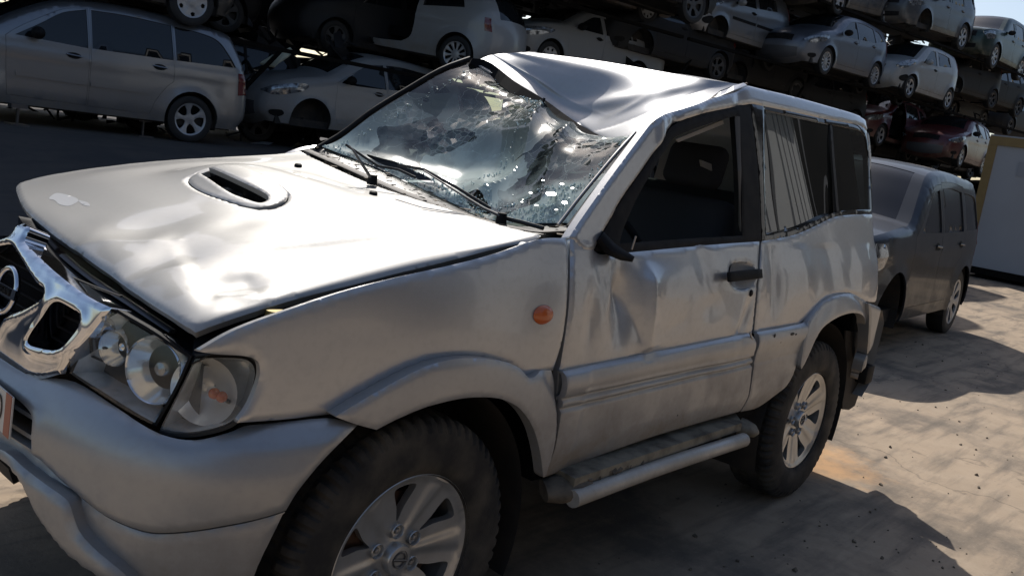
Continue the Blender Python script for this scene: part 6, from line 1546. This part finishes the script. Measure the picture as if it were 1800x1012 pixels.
# clutter hanging and lying between the racked cars
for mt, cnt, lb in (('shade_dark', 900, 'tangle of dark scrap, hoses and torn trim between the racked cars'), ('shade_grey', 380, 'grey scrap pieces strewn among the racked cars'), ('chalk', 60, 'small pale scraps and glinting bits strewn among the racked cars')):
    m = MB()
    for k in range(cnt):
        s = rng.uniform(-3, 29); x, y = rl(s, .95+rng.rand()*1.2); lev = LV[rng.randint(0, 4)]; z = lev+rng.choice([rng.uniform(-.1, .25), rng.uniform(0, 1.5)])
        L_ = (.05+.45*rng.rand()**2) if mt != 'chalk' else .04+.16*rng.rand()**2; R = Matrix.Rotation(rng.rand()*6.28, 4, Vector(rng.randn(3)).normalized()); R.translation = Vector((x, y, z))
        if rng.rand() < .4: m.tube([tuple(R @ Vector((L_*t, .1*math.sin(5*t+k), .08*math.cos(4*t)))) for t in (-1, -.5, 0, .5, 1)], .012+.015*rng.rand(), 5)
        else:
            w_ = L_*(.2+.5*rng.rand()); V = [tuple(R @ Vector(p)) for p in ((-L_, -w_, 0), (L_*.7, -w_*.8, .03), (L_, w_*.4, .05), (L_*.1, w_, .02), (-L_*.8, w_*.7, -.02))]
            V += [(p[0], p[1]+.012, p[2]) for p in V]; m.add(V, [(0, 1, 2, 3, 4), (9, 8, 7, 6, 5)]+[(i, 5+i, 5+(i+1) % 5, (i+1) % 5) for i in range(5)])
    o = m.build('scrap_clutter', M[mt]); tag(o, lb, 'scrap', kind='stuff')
# loose panels: a wing, a bumper end and two door skins
def loose(name, pts, mat, label, cat, th=.03):
    o = flap(name, pts, mat, None, th); tag(o, label, cat); return o
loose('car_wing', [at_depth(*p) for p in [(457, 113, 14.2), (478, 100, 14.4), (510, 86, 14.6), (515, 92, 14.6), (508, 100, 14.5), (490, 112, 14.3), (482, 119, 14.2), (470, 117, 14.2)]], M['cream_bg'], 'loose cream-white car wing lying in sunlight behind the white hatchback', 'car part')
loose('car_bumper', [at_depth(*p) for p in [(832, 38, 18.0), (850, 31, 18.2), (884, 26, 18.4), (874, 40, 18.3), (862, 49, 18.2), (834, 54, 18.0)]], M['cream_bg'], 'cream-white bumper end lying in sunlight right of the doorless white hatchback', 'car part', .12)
loose('door_skin', [at_depth(*p) for p in [(1169, 91, 20.6), (1184, 81, 20.7), (1205, 82, 20.9), (1220, 86, 21), (1217, 96, 21), (1208, 103, 20.9), (1190, 98, 20.8)]], M['white_bg'], 'white door skin lying on the rack right of the white saloon', 'scrap', .06)
loose('ribbed_door_skin', [at_depth(*p) for p in [(1353, 125, 22.6), (1382, 128, 22.8), (1390, 143, 22.9), (1378, 153, 22.8), (1362, 145, 22.6)]], M['white_bg'], 'white ribbed door skin lying in shade above the torn roof seam', 'scrap', .06)
o = MB().tube([at_depth(1352, 105, 22), at_depth(1400, 72, 22.4)], .06, 6).build('steel_bar', M['steel']); tag(o, 'pale steel bar slanting up between the silver and blue-silver hatchbacks', 'bar')
# ------------------------------------------------------------------ crushed off-roader behind, white cabin
LRP = copy_prof(SUVP, glass=M['lr_glass'], mirror=None)
loc, h, pt = place_by_heading((1680, 515), 9.9, 3.0, LRP, z=0.0)
lr = add('off_road_car', LRP, M['lr_bg'], (loc, h, 0), 'dark grey off-roader with a dusty roof, standing behind the silver wreck', 'car', wheels=('multi', 7), skip_wheels=(0,))
# dust lying on its roof and roof bars
V = []; na = 14; nb = 10
for i in range(na):
    for j in range(nb):
        x = 1.12+1.95*i/(na-1); t = -.86+1.72*j/(nb-1); zt_ = float(np.interp(x, [p[0] for p in SUVP['prof'][9:15]], [p[1] for p in SUVP['prof'][9:15]])); e = (1-abs(t)**2.2)*.05
        V.append((x, t*.66, zt_+e+.006))
mesh_obj('roof_dust', V, [(i*nb+j, (i+1)*nb+j, (i+1)*nb+j+1, i*nb+j+1) for i in range(na-1) for j in range(nb-1)], M['dust'], lr, True)
# film draped over screen and front door
cab = empty('site_cabin', (18.5, 0, 0)); tag(cab, 'white cabin wall with ochre edge trim standing at the right edge of the yard', 'cabin')
cy0 = 2.66
def cb(nm, x0, x1, y0, y1, z0, z1, mt): return boxobj(nm, x0-18.5, x1-18.5, y0, y1, z0, z1, M[mt], cab)
cb('wall', 18.52, 21.0, -4.0, cy0, .22, 2.80, 'container'); cb('top_trim', 18.48, 18.515, -4.0, cy0+.03, 2.66, 2.83, 'ochre'); cb('corner_trim', 18.48, 18.515, cy0-.13, cy0+.03, .25, 2.657, 'ochre')
cb('roof_sheet', 18.50, 21.05, -4.05, cy0+.03, 2.833, 2.86, 'container')
for i in range(5): cb('wall_joint', 18.512, 18.522, cy0-1.25*(i+1)-.012, cy0-1.25*(i+1), .26, 2.655, 'grid')
for k_, (y_, z_) in enumerate(((1.95, 2.25), (1.62, 2.2))): cb('faded_mark', 18.505, 18.516, y_-.13, y_+.13, z_-.14, z_+.14, 'faded')
cb('base_rail', 18.53, 20.9, -3.9, cy0-.05, .08, .215, 'rack')
for y in (2.3, -.2, -2.7): cb('foot', 18.6, 18.8, y-.1, y+.1, 0, .078, 'rack')
# ------------------------------------------------------------------ sheet-clad hall across the yard, seen in the quarter window
hall = empty('warehouse', (17, -8.6, 0)); tag(hall, 'white ribbed sheet-metal hall mirrored in the rear side window of the wreck', 'building')
V = []; F = []
for x in np.arange(-8, 6.5, 1.3):
    for dx, dy in ((0, 0), (.05, .05), (.10, .05), (.15, 0)): V += [(x+dx, dy, 0.), (x+dx, dy, 7.8)]
n_ = len(V)//2
F = [(2*i+2, 2*i, 2*i+1, 2*i+3) for i in range(n_-1)]
mesh_obj('clad_wall', V, F, M['hall_wall'], hall, False)
m = MB()
for x in np.arange(-8, 6.5, 1.3): m.box(x+.60, x+.69, .003, .012, 0.3, 7.78)
m.build('wall_seams', M['grid'], hall)
boxobj('eaves', -8.3, 6.8, -.3, .9, 7.8, 11.5, M['void'], hall); boxobj('hall_block', -8, 6.3, -9, -.02, 0, 8.99, M['grid'], hall)
boxobj('door_opening', -3.5, -1, .06, .12, 0, 4.2, M['void'], hall)
sh = empty('sky_screen', (-4, -12, 0)); tag(sh, 'long dark grey block added out of view beside the white hall to hold back sky light', 'building')  # unseen block added to cut sky light on the shaded sides
boxobj('wall', -25, 12, -8, 0, 0, 7.0, M['grid'], sh); boxobj('roof', -25.3, 12.3, -8.3, .4, 7.0, 7.3, M['void'], sh)
ba = empty('reflection_screen', (31, -9, 0)); tag(ba, 'tall dark block added right of the white hall to darken the window reflection', 'building')  # added so the rear pane mirrors dark instead of sky
boxobj('wall', -6.5, 20, -9, 0, 0, 11.0, M['void'], ba); boxobj('roof', -6.7, 20.3, -9.3, .4, 11.0, 11.3, M['grid'], ba)
